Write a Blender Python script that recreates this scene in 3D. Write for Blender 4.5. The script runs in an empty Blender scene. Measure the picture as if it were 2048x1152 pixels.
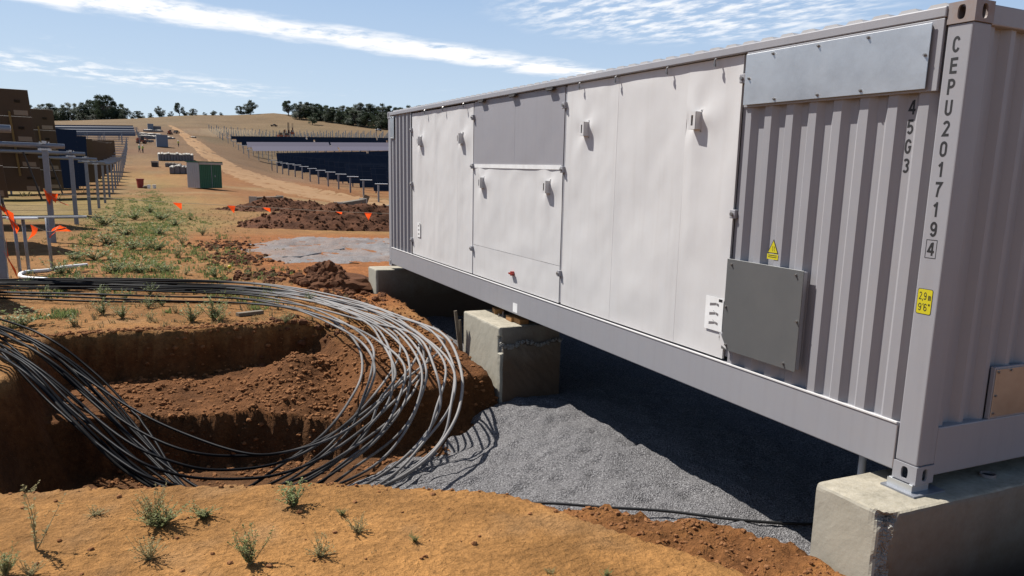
import bpy, bmesh, math, random
import numpy as np
from mathutils import Vector, Matrix, Euler
R = math.radians
random.seed(7); rng = np.random.default_rng(7)
scene = bpy.context.scene
col = scene.collection

# ------------------------------------------------------------------ camera
CAM = np.array([-4.25021, -3.21399, 1.87247]); YAW, PITCH, ROLL = .467737, -.201608, .0295535
FPX = 1602.69; CX = 1024 + .0448477*FPX; CY = 576 + .0599384*FPX
cyw, syw = math.cos(YAW), math.sin(YAW)
FW = np.array([syw*math.cos(PITCH), cyw*math.cos(PITCH), math.sin(PITCH)])
R1 = np.array([cyw, -syw, 0.]); U1 = np.cross(R1, FW)
RT = math.cos(ROLL)*R1 + math.sin(ROLL)*U1; UP = -math.sin(ROLL)*R1 + math.cos(ROLL)*U1
cam = bpy.data.cameras.new('camera'); camo = bpy.data.objects.new('camera', cam); col.objects.link(camo)
cam.sensor_width = 36; cam.lens = FPX/2048*36
cam.shift_x = -(CX-1024)/2048; cam.shift_y = (CY-576)/2048
cam.clip_start = .05; cam.clip_end = 6000
camo.matrix_world = Matrix(((RT[0], UP[0], -FW[0], CAM[0]), (RT[1], UP[1], -FW[1], CAM[1]), (RT[2], UP[2], -FW[2], CAM[2]), (0, 0, 0, 1)))
scene.camera = camo

# ------------------------------------------------------------------ light
SUN = Vector((-.45, .66, 1.0)).normalized()
world = bpy.data.worlds.new('World'); scene.world = world; world.use_nodes = True
wn, wl = world.node_tree.nodes, world.node_tree.links
wn.clear()
wo = wn.new('ShaderNodeOutputWorld'); bg = wn.new('ShaderNodeBackground'); wl.new(bg.outputs[0], wo.inputs[0])
sky = wn.new('ShaderNodeTexSky'); sky.sky_type = 'NISHITA'; sky.sun_disc = False
sky.sun_elevation = math.asin(SUN.z); sky.sun_rotation = math.atan2(SUN.x, SUN.y)
sky.air_density = 1.0; sky.dust_density = .6; sky.ozone_density = 3.0; sky.altitude = 300
bg.inputs['Strength'].default_value = .066
def W(t, **k):
    n = wn.new(t)
    for a, b in k.items(): setattr(n, a, b)
    return n
def wm(op, a, b=None, c=None):
    n = wn.new('ShaderNodeMath'); n.operation = op
    for i, v in enumerate((a, b, c)):
        if v is None: continue
        if isinstance(v, (int, float)): n.inputs[i].default_value = v
        else: wl.new(v, n.inputs[i])
    return n.outputs[0]
tc = W('ShaderNodeTexCoord'); sp = W('ShaderNodeSeparateXYZ'); wl.new(tc.outputs['Generated'], sp.inputs[0])
zc = wm('MAXIMUM', sp.outputs[2], .03)
qx, qy = wm('DIVIDE', sp.outputs[0], zc), wm('DIVIDE', sp.outputs[1], zc)      # where the view ray meets a flat cloud deck
cq = W('ShaderNodeCombineXYZ'); wl.new(qx, cq.inputs[0]); wl.new(qy, cq.inputs[1])
def wnoise(scale, detail, rough, sx=1, sy=1, off=0):
    mp = W('ShaderNodeMapping'); mp.inputs['Scale'].default_value = (sx, sy, 1); mp.inputs['Location'].default_value = (off, off*.7, off*.3)
    wl.new(cq.outputs[0], mp.inputs[0]); n = W('ShaderNodeTexNoise'); wl.new(mp.outputs[0], n.inputs[0])
    n.inputs['Scale'].default_value = scale; n.inputs['Detail'].default_value = detail; n.inputs['Roughness'].default_value = rough
    return n.outputs[0]
def mr(v, a, b, c=0, d=1, smooth=True):
    n = W('ShaderNodeMapRange'); n.interpolation_type = 'SMOOTHSTEP' if smooth else 'LINEAR'
    wl.new(v, n.inputs[0])
    for i, x in enumerate((a, b, c, d)): n.inputs[i+1].default_value = x
    return n.outputs[0]
warp = wm('MULTIPLY', wm('SUBTRACT', wnoise(1.6, 4, .6), .5), 1.1)
def band(cy0, k, w, soft):
    """cirrus band along the line qy = cy0 + k*qx"""
    d = wm('ABSOLUTE', wm('ADD', wm('SUBTRACT', qy, wm('ADD', wm('MULTIPLY', qx, k), cy0)), warp))
    return mr(d, w, w+soft, 1, 0)
# main band passes through (-.3,6.2) (1.15,6.7) (2.97,7.1) (3.9,7.6)
fine = wnoise(3.2, 8, .62, 1.0, .55); fine2 = wnoise(7.5, 6, .6, 1.0, .45, 4)
b1 = wm('MULTIPLY', band(6.30, .31, .12, .55), mr(fine, .28, .52))
wid = mr(qx, 4.2, 5.6, 1, 0); b1 = wm('MULTIPLY', b1, wid)
# left wisps around (-1.2,10.6) .. (1,12.4)
b2 = wm('MULTIPLY', wm('MULTIPLY', band(11.5, .75, .25, 1.6), mr(fine, .43, .66)), mr(qx, 1.0, 2.6, .75, 0))
# high altocumulus field over the container, around (2.6..3.4, 4..5)
d3 = wm('ADD', wm('MULTIPLY', wm('POWER', wm('SUBTRACT', qx, 3.1), 2.0), .9), wm('MULTIPLY', wm('POWER', wm('SUBTRACT', qy, 4.35), 2.0), .75))
b3 = wm('MULTIPLY', mr(d3, .15, 1.7, 1, 0), mr(fine2, .40, .66, 0, .8))
b4 = mr(wnoise(1.1, 8, .66, 1, .5, 9), .60, .80, 0, .5)
m = wm('MAXIMUM', wm('MAXIMUM', b1, b2), wm('MAXIMUM', b3, b4)); m = wm('MULTIPLY', m, mr(sp.outputs[2], .045, .09))
rp = W('ShaderNodeValToRGB'); wl.new(sp.outputs[2], rp.inputs[0])               # pale, hazy lower sky
rp.color_ramp.elements[0].position = 0.03; rp.color_ramp.elements[0].color = (.70, .84, .99, 1); rp.color_ramp.elements[1].position = .22; rp.color_ramp.elements[1].color = (.42, .60, .88, 1)
gm = W('ShaderNodeMixRGB', blend_type='MULTIPLY'); gm.inputs[0].default_value = 1; wl.new(rp.outputs[0], gm.inputs[1]); gm.inputs[2].default_value = (9, 9, 9, 1)
sm = W('ShaderNodeMixRGB'); wl.new(mr(sp.outputs[2], .16, .5, .85, .0), sm.inputs[0]); wl.new(sky.outputs[0], sm.inputs[1]); wl.new(gm.outputs[0], sm.inputs[2]); skyc = sm.outputs[0]
mx = W('ShaderNodeMixRGB'); wl.new(m, mx.inputs[0]); wl.new(skyc, mx.inputs[1]); mx.inputs[2].default_value = (10.6, 10.6, 10.7, 1)
wl.new(mx.outputs[0], bg.inputs[0])
sl = bpy.data.lights.new('sun', 'SUN'); sl.energy = 5.0; sl.angle = R(.5); sl.color = (1, .96, .905)
so = bpy.data.objects.new('sun', sl); col.objects.link(so); so.rotation_euler = SUN.to_track_quat('Z', 'Y').to_euler()
scene.view_settings.view_transform = 'Standard'; scene.view_settings.look = 'None'
scene.view_settings.exposure = .64; scene.view_settings.gamma = 1

# ------------------------------------------------------------------ helpers
def ray(px, py): return FW + RT*(px-CX)/FPX + UP*(CY-py)/FPX
def at(px, py, z=None, x=None, y=None):
    d = ray(px, py)
    t = (z-CAM[2])/d[2] if z is not None else ((x-CAM[0])/d[0] if x is not None else (y-CAM[1])/d[1])
    return Vector(CAM + d*t)

def tag(o, label=None, cat=None, group=None, kind=None):
    if label: o['label'] = label
    if cat: o['category'] = cat
    if group: o['group'] = group
    if kind: o['kind'] = kind
    return o
def empty(name, loc=(0, 0, 0), rz=0, label=None, cat=None, group=None):
    o = bpy.data.objects.new(name, None); col.objects.link(o); o.location = loc; o.rotation_euler = (0, 0, rz); o.empty_display_size = .2
    return tag(o, label, cat, group)
CH = {}
def link(o, parent=None):
    col.objects.link(o)
    if parent: o.parent = parent; CH.setdefault(parent, []).append(o)
    return o
def copy_tree(o, parent=None):
    c = o.copy(); link(c, parent)
    for ch in CH.get(o, []): copy_tree(ch, c)
    return c
class MB:
    def __init__(s): s.v = []; s.f = []; s.mi = []; s.m = 0
    def add(s, vs, fs):
        n = len(s.v); s.v += [tuple(v) for v in vs]; s.f += [tuple(i+n for i in f) for f in fs]; s.mi += [s.m]*len(fs); return s
    def box(s, x0, x1, y0, y1, z0, z1, M=None):
        vs = [Vector(p) for p in ((x0,y0,z0),(x1,y0,z0),(x1,y1,z0),(x0,y1,z0),(x0,y0,z1),(x1,y0,z1),(x1,y1,z1),(x0,y1,z1))]
        if M is not None: vs = [M @ v for v in vs]
        return s.add(vs, [(0,3,2,1),(4,5,6,7),(0,1,5,4),(1,2,6,5),(2,3,7,6),(3,0,4,7)])
    def tube(s, pts, r, n=8, caps=True):
        pts = [Vector(p) for p in pts]; rs = r if isinstance(r, (list, tuple)) else [r]*len(pts)
        up = None; rings = []
        for i, p in enumerate(pts):
            t = (pts[min(i+1, len(pts)-1)] - pts[max(i-1, 0)]).normalized()
            if up is None:
                up = Vector((0, 0, 1)) if abs(t.z) < .9 else Vector((1, 0, 0))
            a = (up - t*up.dot(t)); a = a.normalized() if a.length > 1e-6 else t.orthogonal().normalized(); up = a; b = t.cross(a)
            rings.append([p + (a*math.cos(k*2*math.pi/n) + b*math.sin(k*2*math.pi/n))*rs[i] for k in range(n)])
        vs = [v for rr in rings for v in rr]; fs = []
        for i in range(len(pts)-1):
            for k in range(n): fs.append((i*n+k, i*n+(k+1) % n, (i+1)*n+(k+1) % n, (i+1)*n+k))
        if caps: fs.append(tuple(reversed(range(n)))); fs.append(tuple((len(pts)-1)*n+k for k in range(n)))
        return s.add(vs, fs)
    def cyl(s, p, q, r, n=12): return s.tube([p, q], r, n)
    def blob(s, c, r, sub=0, sq=(1, 1, 1), jit=.25):
        V, F = ICO[sub]
        rot = Euler((random.random()*6, random.random()*6, random.random()*6)).to_matrix()
        return s.add([Vector(c) + Vector([a*b for a, b in zip((rot @ v)*(1+random.uniform(-jit, jit)), sq)])*r for v in V], F)
    def build(s, name, mats, parent=None, smooth=False, loc=None):
        me = bpy.data.meshes.new(name); me.from_pydata([tuple(v) for v in s.v], [], s.f)
        mats = mats if isinstance(mats, (list, tuple)) else [mats]
        for m in mats: me.materials.append(m)
        if len(mats) > 1: me.polygons.foreach_set('material_index', s.mi)
        if smooth: me.polygons.foreach_set('use_smooth', [True]*len(s.f))
        me.update(); o = bpy.data.objects.new(name, me); link(o, parent)
        if loc: o.location = loc
        return o
def _ico(sub):
    b = bmesh.new(); bmesh.ops.create_icosphere(b, subdivisions=sub+1, radius=1); b.verts.ensure_lookup_table()
    r = ([v.co.copy() for v in b.verts], [tuple(v.index for v in f.verts) for f in b.faces]); b.free(); return r
ICO = [_ico(0), _ico(1), _ico(2)]
def bevel(o, w=.004, seg=2):
    m = o.modifiers.new('bevel', 'BEVEL'); m.width = w; m.segments = seg; m.limit_method = 'ANGLE'; m.angle_limit = R(35); return o
def catmull(P, n=8):
    P = [Vector(p) for p in P]; out = []
    Q = [P[0]*2-P[1]] + P + [P[-1]*2-P[-2]]
    for i in range(1, len(Q)-2):
        a, b, c, d = Q[i-1:i+3]
        for k in range(n):
            t = k/n; out.append(.5*((2*b) + (c-a)*t + (2*a-5*b+4*c-d)*t*t + (3*b-a-3*c+d)*t**3))
    out.append(P[-1]); return out
def _hash(i, j, s):
    h = (i*374761393 + j*668265263 + s*2147483647) & 0xffffffff
    h = ((h ^ (h >> 13))*1274126177) & 0xffffffff
    return ((h ^ (h >> 16)) & 0xffff)/65535.
def vn(x, y, s=0):
    x, y = np.asarray(x, float), np.asarray(y, float)
    i, j = np.floor(x).astype(np.int64), np.floor(y).astype(np.int64); fx, fy = x-i, y-j
    fx, fy = fx*fx*(3-2*fx), fy*fy*(3-2*fy)
    a, b, c, d = _hash(i, j, s), _hash(i+1, j, s), _hash(i, j+1, s), _hash(i+1, j+1, s)
    return (a*(1-fx)+b*fx)*(1-fy) + (c*(1-fx)+d*fx)*fy
def fbm(x, y, s=0, o=4, g=.5):
    t = 0; a = 1; n = 0
    for k in range(o): t = t + a*(vn(x*2**k, y*2**k, s+k*17)*2-1); n += a; a *= g
    return t/n
def ss(x, a, b):
    t = np.clip((x-a)/(b-a), 0, 1); return t*t*(3-2*t)

# ------------------------------------------------------------------ materials
ALB = .62        # real albedos are read against a +0.64 EV exposure
def mat(name, color=(.5, .5, .5), rough=.6, metal=0., spec=.5, noise=None, bump=None, coord='Object', extra=None):
    """noise = (scale, detail, amount, color2); bump = list of (kind, scale, strength, distance)"""
    if metal < .4:
        sc_ = lambda c: tuple(x*ALB for x in c)
        color = sc_(color)
        if noise: noise = [(a, b, c, sc_(d)) for a, b, c, d in (noise if isinstance(noise, list) else [noise])]
    m = bpy.data.materials.new(name); m.use_nodes = True; nt = m.node_tree; N, L = nt.nodes, nt.links
    p = N['Principled BSDF']; p.inputs['Roughness'].default_value = rough; p.inputs['Metallic'].default_value = metal
    p.inputs['Specular IOR Level'].default_value = spec
    p.inputs['Base Color'].default_value = (*color, 1)
    t = N.new('ShaderNodeTexCoord'); co = t.outputs[coord]
    def tex(kind, sc, det=5, rg=.6):
        if kind == 'voronoi':
            n = N.new('ShaderNodeTexVoronoi'); n.inputs['Scale'].default_value = sc; L.new(co, n.inputs['Vector']); return n.outputs['Distance']
        if kind == 'crack':
            n = N.new('ShaderNodeTexVoronoi'); n.feature = 'DISTANCE_TO_EDGE'; n.inputs['Scale'].default_value = sc; L.new(co, n.inputs['Vector'])
            r = N.new('ShaderNodeMapRange'); L.new(n.outputs[0], r.inputs[0]); r.inputs[2].default_value = .06; return r.outputs[0]
        n = N.new('ShaderNodeTexNoise'); n.inputs['Scale'].default_value = sc; n.inputs['Detail'].default_value = det; n.inputs['Roughness'].default_value = rg
        L.new(co, n.inputs['Vector']); return n.outputs[0]
    last = None
    if noise:
        for k, (sc, det, amt, c2) in enumerate(noise if isinstance(noise, list) else [noise]):
            f = tex('noise', sc, det, .65); r = N.new('ShaderNodeMapRange'); L.new(f, r.inputs[0])
            r.inputs[1].default_value = .38; r.inputs[2].default_value = .66; r.inputs[4].default_value = amt
            mx = N.new('ShaderNodeMixRGB'); L.new(r.outputs[0], mx.inputs[0])
            if last is None: mx.inputs[1].default_value = (*color, 1)
            else: L.new(last, mx.inputs[1])
            mx.inputs[2].default_value = (*c2, 1); last = mx.outputs[0]
        L.new(last, p.inputs['Base Color'])
    if bump:
        prev = None
        for kind, sc, st, dist in bump:
            b = N.new('ShaderNodeBump'); b.inputs['Strength'].default_value = st; b.inputs['Distance'].default_value = dist
            L.new(tex(kind, sc), b.inputs['Height'])
            if prev: L.new(prev, b.inputs['Normal'])
            prev = b.outputs[0]
        L.new(prev, p.inputs['Normal'])
    if extra: extra(m, N, L, p, co)
    return m
def soil_mat(name, mult=1.0, fine=1.0):
    m = bpy.data.materials.new(name); m.use_nodes = True; N, L = m.node_tree.nodes, m.node_tree.links
    p = N['Principled BSDF']; p.inputs['Roughness'].default_value = .95; p.inputs['Specular IOR Level'].default_value = .12
    a = N.new('ShaderNodeAttribute'); a.attribute_name = 'zone'
    t = N.new('ShaderNodeTexCoord'); co = t.outputs['Object']
    def noise(sc, det, lo, hi, o0, o1):
        n = N.new('ShaderNodeTexNoise'); n.inputs['Scale'].default_value = sc; n.inputs['Detail'].default_value = det; n.inputs['Roughness'].default_value = .65
        L.new(co, n.inputs['Vector']); r = N.new('ShaderNodeMapRange'); L.new(n.outputs[0], r.inputs[0])
        for i, x in enumerate((lo, hi, o0, o1)): r.inputs[i+1].default_value = x
        return r.outputs[0], n.outputs[0]
    f1, _ = noise(1.7, 6, .3, .7, .72, 1.22); f2, h2 = noise(14, 6, .3, .7, .72, 1.25); f3, h3 = noise(90, 3, .3, .7, .75, 1.2); f0, _ = noise(.06, 5, .3, .7, .8, 1.15)
    cur = a.outputs['Color']
    for f in (f0, f1, f2, f3):
        mx = N.new('ShaderNodeMixRGB'); mx.blend_type = 'MULTIPLY'; mx.inputs[0].default_value = 1
        L.new(cur, mx.inputs[1]); c = N.new('ShaderNodeCombineXYZ')
        for i in range(3): L.new(f, c.inputs[i])
        L.new(c.outputs[0], mx.inputs[2]); cur = mx.outputs[0]
    # scattered pale grit
    v = N.new('ShaderNodeTexVoronoi'); v.inputs['Scale'].default_value = 38; L.new(co, v.inputs['Vector'])
    r = N.new('ShaderNodeMapRange'); L.new(v.outputs['Distance'], r.inputs[0]); r.inputs[1].default_value = .10; r.inputs[2].default_value = .16; r.inputs[3].default_value = .5; r.inputs[4].default_value = 0
    vg = N.new('ShaderNodeMath'); vg.operation = 'GREATER_THAN'; L.new(v.outputs['Color'], vg.inputs[0]); vg.inputs[1].default_value = .62
    vm = N.new('ShaderNodeMath'); vm.operation = 'MULTIPLY'; L.new(r.outputs[0], vm.inputs[0]); L.new(vg.outputs[0], vm.inputs[1])
    mx = N.new('ShaderNodeMixRGB'); L.new(vm.outputs[0], mx.inputs[0]); L.new(cur, mx.inputs[1]); mx.inputs[2].default_value = (.36, .23, .12, 1)
    L.new(mx.outputs[0], p.inputs['Base Color'])
    prev = None
    vv = N.new('ShaderNodeTexVoronoi'); vv.inputs['Scale'].default_value = 26; L.new(co, vv.inputs['Vector'])
    ck = N.new('ShaderNodeTexVoronoi'); ck.feature = 'DISTANCE_TO_EDGE'; ck.inputs['Scale'].default_value = 5.5; L.new(co, ck.inputs['Vector']); cr = N.new('ShaderNodeMapRange'); L.new(ck.outputs[0], cr.inputs[0]); cr.inputs[2].default_value = .05
    for h, st, d in ((cr.outputs[0], .22, .02), (h2, .8*fine, .05), (vv.outputs['Distance'], .35*fine, .018), (h3, .6*fine, .012)):
        b = N.new('ShaderNodeBump'); b.inputs['Strength'].default_value = st; b.inputs['Distance'].default_value = d; L.new(h, b.inputs['Height'])
        if prev: L.new(prev, b.inputs['Normal'])
        prev = b.outputs[0]
    L.new(prev, p.inputs['Normal'])
    return m
M_SOIL = soil_mat('soil')
M_CLOD = mat('soil clods', (.36, .16, .065), .95, spec=.1, noise=[(3, 4, .9, (.24, .095, .035)), (40, 3, .5, (.46, .24, .11))], bump=[('noise', 60, .6, .01)])
M_CLOD_DARK = mat('dark soil clods', (.16, .066, .031), .95, spec=.1, noise=[(2, 4, .8, (.10, .042, .021)), (30, 3, .5, (.24, .12, .065))], bump=[('noise', 60, .6, .01)])
M_GRAVEL = mat('blue gravel', (.26, .25, .25), .9, spec=.2, noise=[(2.2, 4, .5, (.20, .19, .19)), (75, 1, .9, (.52, .51, .51)), (48, 1, .8, (.10, .095, .10))],
               bump=[('noise', 5, .6, .06), ('voronoi', 70, .9, .02), ('noise', 160, .6, .008)])
M_GRAVEL2 = mat('pale gravel', (.36, .33, .32), .95, spec=.2, noise=[(2.6, 6, .9, (.19, .175, .175)), (.7, 6, .95, (.34, .17, .085)), (40, 2, .8, (.42, .40, .38)), (25, 2, .5, (.16, .15, .15))], bump=[('noise', 4, .6, .06), ('voronoi', 45, .6, .02)])
M_ROAD = mat('dirt road', (.45, .27, .135), .95, spec=.1, noise=[(.18, 6, .8, (.34, .175, .075)), (3, 4, .4, (.50, .33, .18))], bump=[('noise', 2, .6, .05)])
M_CONC = mat('concrete', (.52, .49, .40), .85, spec=.3, noise=[(3, 6, .7, (.39, .365, .29)), (22, 5, .35, (.60, .57, .48)), (1.1, 3, .5, (.57, .51, .39))], bump=[('noise', 40, .25, .006), ('noise', 8, .3, .012)])
def _sheen(m, N, L, p, co):                                                       # right-hand stretch: sunlit sheen painted into the sheath colour as a pale tint
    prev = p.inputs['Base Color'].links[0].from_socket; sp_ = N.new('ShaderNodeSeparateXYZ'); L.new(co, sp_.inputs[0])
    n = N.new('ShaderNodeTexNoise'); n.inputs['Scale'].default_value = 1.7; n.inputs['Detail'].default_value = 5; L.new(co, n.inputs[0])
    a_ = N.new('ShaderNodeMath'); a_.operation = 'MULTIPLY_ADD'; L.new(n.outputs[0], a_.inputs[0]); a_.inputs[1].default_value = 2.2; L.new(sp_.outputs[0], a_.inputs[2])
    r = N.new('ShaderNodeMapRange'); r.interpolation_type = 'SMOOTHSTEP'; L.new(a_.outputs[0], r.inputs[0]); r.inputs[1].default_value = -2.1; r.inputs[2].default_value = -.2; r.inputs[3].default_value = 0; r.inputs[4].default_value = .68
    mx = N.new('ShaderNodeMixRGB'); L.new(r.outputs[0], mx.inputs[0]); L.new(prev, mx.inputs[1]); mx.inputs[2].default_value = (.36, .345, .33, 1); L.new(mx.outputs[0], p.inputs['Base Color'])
M_CABLE = mat('black cable sheath', (.012, .012, .014), .42, spec=.04, noise=[(4, 4, .3, (.020, .019, .018))], extra=_sheen)
M_CABLE2 = mat('dusty cable sheath', (.03, .029, .027), .5, spec=.06, noise=[(3, 5, .5, (.06, .055, .05))], extra=_sheen)
def _stain_shade(m, N, L, p, co):  # earth stain on front faces, with their shade painted into the brown
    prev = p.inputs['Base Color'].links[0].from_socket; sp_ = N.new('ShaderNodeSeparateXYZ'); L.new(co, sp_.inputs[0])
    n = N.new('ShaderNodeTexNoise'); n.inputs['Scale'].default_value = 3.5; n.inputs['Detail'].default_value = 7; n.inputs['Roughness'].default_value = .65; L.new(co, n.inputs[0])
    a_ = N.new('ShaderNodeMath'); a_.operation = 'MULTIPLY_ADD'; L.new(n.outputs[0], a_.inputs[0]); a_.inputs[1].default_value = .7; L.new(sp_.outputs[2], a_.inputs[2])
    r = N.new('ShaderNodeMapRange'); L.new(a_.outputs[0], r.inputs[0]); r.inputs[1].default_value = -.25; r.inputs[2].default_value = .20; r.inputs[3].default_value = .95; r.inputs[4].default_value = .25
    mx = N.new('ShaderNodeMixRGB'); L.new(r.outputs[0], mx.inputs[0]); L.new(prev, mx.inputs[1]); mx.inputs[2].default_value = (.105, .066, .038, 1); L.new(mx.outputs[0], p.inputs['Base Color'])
M_STAIN_SHADE = mat('earth stained and shaded concrete', (.34, .31, .25), .9, noise=[(4, 6, .7, (.24, .20, .15)), (25, 4, .4, (.40, .36, .29))], bump=[('noise', 30, .4, .010), ('noise', 7, .4, .02)], extra=_stain_shade)
M_CONC_TOP = mat('concrete top', (.55, .49, .37), .9, spec=.3, noise=[(5, 7, .85, (.30, .27, .20)), (30, 5, .4, (.65, .6, .5))], bump=[('noise', 60, .5, .008), ('noise', 9, .4, .015)])
M_AGG = mat('broken concrete', (.30, .28, .25), .95, noise=[(45, 3, .9, (.5, .48, .43))], bump=[('voronoi', 55, 1, .02)])
def paint(name, c, amt=.25, rough=.42, dirt=(.62, .52, .42)):
    def ex(m, N, L, p, co):                                                     # rain streaks and a dusty lower edge, baked on by weather
        prev = p.inputs['Base Color'].links[0].from_socket
        mp = N.new('ShaderNodeMapping'); mp.inputs['Scale'].default_value = (9, 9, .35); L.new(co, mp.inputs[0])
        n = N.new('ShaderNodeTexNoise'); n.inputs['Scale'].default_value = 1.6; n.inputs['Detail'].default_value = 6; L.new(mp.outputs[0], n.inputs[0])
        r = N.new('ShaderNodeMapRange'); L.new(n.outputs[0], r.inputs[0]); r.inputs[1].default_value = .50; r.inputs[2].default_value = .78; r.inputs[4].default_value = .20
        sp_ = N.new('ShaderNodeSeparateXYZ'); L.new(co, sp_.inputs[0]); z = N.new('ShaderNodeMapRange'); L.new(sp_.outputs[2], z.inputs[0]); z.inputs[1].default_value = .0; z.inputs[2].default_value = .75; z.inputs[3].default_value = .30; z.inputs[4].default_value = 0
        n2 = N.new('ShaderNodeTexNoise'); n2.inputs['Scale'].default_value = 3.2; n2.inputs['Detail'].default_value = 7; n2.inputs['Roughness'].default_value = .7; L.new(co, n2.inputs[0])
        zm = N.new('ShaderNodeMath'); zm.operation = 'MULTIPLY'; L.new(z.outputs[0], zm.inputs[0]); L.new(n2.outputs[0], zm.inputs[1]); ad = N.new('ShaderNodeMath'); ad.operation = 'ADD'; ad.use_clamp = True; L.new(zm.outputs[0], ad.inputs[0]); L.new(r.outputs[0], ad.inputs[1])
        mx = N.new('ShaderNodeMixRGB'); L.new(ad.outputs[0], mx.inputs[0]); L.new(prev, mx.inputs[1]); mx.inputs[2].default_value = (*[c[i]*ALB*(.70, .66, .62)[i] for i in range(3)], 1); L.new(mx.outputs[0], p.inputs['Base Color'])
        rr_ = N.new('ShaderNodeMapRange'); L.new(n2.outputs[0], rr_.inputs[0]); rr_.inputs[3].default_value = rough-.1; rr_.inputs[4].default_value = rough+.25; L.new(rr_.outputs[0], p.inputs['Roughness'])
    return mat(name, c, rough, spec=.45, noise=[(1.3, 5, amt*.6, tuple(x*.82 for x in c)), (7, 6, amt*.28, dirt)], bump=[('noise', 130, .05, .002), ('noise', 2.2, .08, .02)], extra=ex)
M_FRAME = paint('grey frame paint', (.44, .44, .47))
M_CORR = paint('grey corrugated paint', (.43, .425, .45))
M_PANEL = paint('pale panel paint', (.90, .885, .87), .2, .5)
M_LOUV = paint('grey hatch paint', (.43, .42, .45))
M_ROOF = paint('roof paint', (.70, .69, .68))
M_DARK = mat('dark gap', (.03, .03, .034), .8)
M_BLACK = mat('black lettering', (.018, .018, .02), .6)
M_STEELP = mat('galvanised plate', (.60, .61, .61), .40, metal=.80, noise=[(1.3, 4, .65, (.36, .375, .39)), (60, 3, .2, (.6, .63, .66))], bump=[('noise', 1.4, .12, .05)])
M_DULL = mat('dull zinc cover', (.20, .205, .205), .5, metal=.35, noise=[(3, 4, .4, (.25, .25, .245))], bump=[('noise', 2, .1, .03)])
M_ENDP = mat('bare metal cover', (.40, .37, .33), .42, metal=.85, noise=[(2, 4, .6, (.25, .22, .18))])
M_GALV = mat('galvanised steel', (.24, .25, .275), .5, metal=.45, noise=[(12, 4, .4, (.17, .18, .20))])
M_GALVP = mat('pale zinc', (.50, .50, .48), .6)
M_RUST = mat('rusty casting paint', (.36, .335, .34), .6, noise=[(6, 5, .28, (.34, .20, .10)), (17, 6, .30, (.38, .16, .05))])
M_BOLT = mat('bolt steel', (.30, .29, .28), .4, metal=.8)
M_WOOD = mat('packing timber', (.50, .25, .08), .8, noise=[(8, 4, .6, (.36, .16, .05))])
M_STAKE = mat('weathered timber', (.25, .20, .14), .9, noise=[(15, 4, .6, (.17, .13, .09))])
M_WHITE = mat('white plastic', (1.2, 1.2, 1.18), .5, noise=[(6, 4, .25, (.6, .57, .52))])
M_YEL = mat('yellow sticker', (.82, .72, .02), .45)
M_RED = mat('red plastic', (.42, .03, .02), .5, noise=[(6, 4, .4, (.3, .03, .02))])
M_STRING = mat('bunting string', (.5, .42, .3), .8)
M_BACK = mat('brown panel backs', (.125, .096, .078), .6, noise=[(.6, 3, .4, (.095, .073, .06))])
M_NAVY = mat('navy solar glass', (.014, .019, .036), .3, spec=.4)
def _grid(m, N, L, p, co):
    b_ = N.new('ShaderNodeTexBrick'); mp = N.new('ShaderNodeMapping'); mp.inputs['Rotation'].default_value = (R(90), 0, 0); L.new(co, mp.inputs[0]); L.new(mp.outputs[0], b_.inputs[0])
    b_.offset = 0; b_.inputs['Scale'].default_value = 1; b_.inputs['Brick Width'].default_value = 2.0; b_.inputs['Row Height'].default_value = .87; b_.inputs['Mortar Size'].default_value = .035; b_.inputs['Mortar Smooth'].default_value = .2
    c = p.inputs['Base Color'].default_value[:]; b_.inputs['Color1'].default_value = c; b_.inputs['Color2'].default_value = (c[0]*1.35, c[1]*1.35, c[2]*1.3, 1); b_.inputs['Mortar'].default_value = (.04, .042, .05, 1); L.new(b_.outputs[0], p.inputs['Base Color'])
M_NAVYG = mat('navy solar glass with frames', (.014, .019, .036), .3, spec=.4, extra=_grid)
M_PURP = mat('purple grey solar glass', (.22, .19, .22), .3, spec=.6)
M_GREYG = mat('far grey solar glass', (.15, .155, .18), .4)
M_RAIL = mat('yellow zinc purlin', (.40, .31, .15), .5, metal=.3)
M_LABEL = mat('pale label', (.42, .37, .32), .7)
M_JB = mat('junction box black', (.02, .02, .02), .5)
M_GREEN = mat('green painted steel', (.02, .17, .075), .5, noise=[(3, 4, .4, (.015, .11, .05))])
M_CREAM = mat('cream wrapped pallets', (.62, .56, .46), .7, noise=[(1.3, 5, .7, (.35, .29, .22)), (5, 4, .5, (.75, .70, .62))])
M_SIDE = mat('grey cartons', (.25, .23, .23), .8, noise=[(2, 4, .5, (.17, .155, .155))])
M_WHT2 = mat('white painted steel', (.62, .62, .62), .5)
M_BLUEG = mat('blue grey steel', (.21, .25, .32), .5)
M_MACH = mat('orange machine paint', (.45, .10, .03), .5)
M_MDARK = mat('machine steel', (.06, .05, .045), .6)
def leaf_mat(name, c, c2, rough=.6, trn=.25):
    def ex(m, N, L, p, co):
        try: p.inputs['Subsurface Weight'].default_value = 0
        except Exception: pass
        g = N.new('ShaderNodeNewGeometry'); r = N.new('ShaderNodeMixRGB')
        L.new(g.outputs['Random Per Island'], r.inputs[0]); r.inputs[1].default_value = (*[v*.75 for v in c], 1); r.inputs[2].default_value = (*[v*.75 for v in c2], 1)
        L.new(r.outputs[0], p.inputs['Base Color'])
        tr = N.new('ShaderNodeBsdfTranslucent'); L.new(r.outputs[0], tr.inputs[0]); ms = N.new('ShaderNodeMixShader'); ms.inputs[0].default_value = trn
        L.new(p.outputs[0], ms.inputs[1]); L.new(tr.outputs[0], ms.inputs[2]); L.new(ms.outputs[0], N['Material Output'].inputs[0])
    return mat(name, c, rough, spec=.3, extra=ex)
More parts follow.
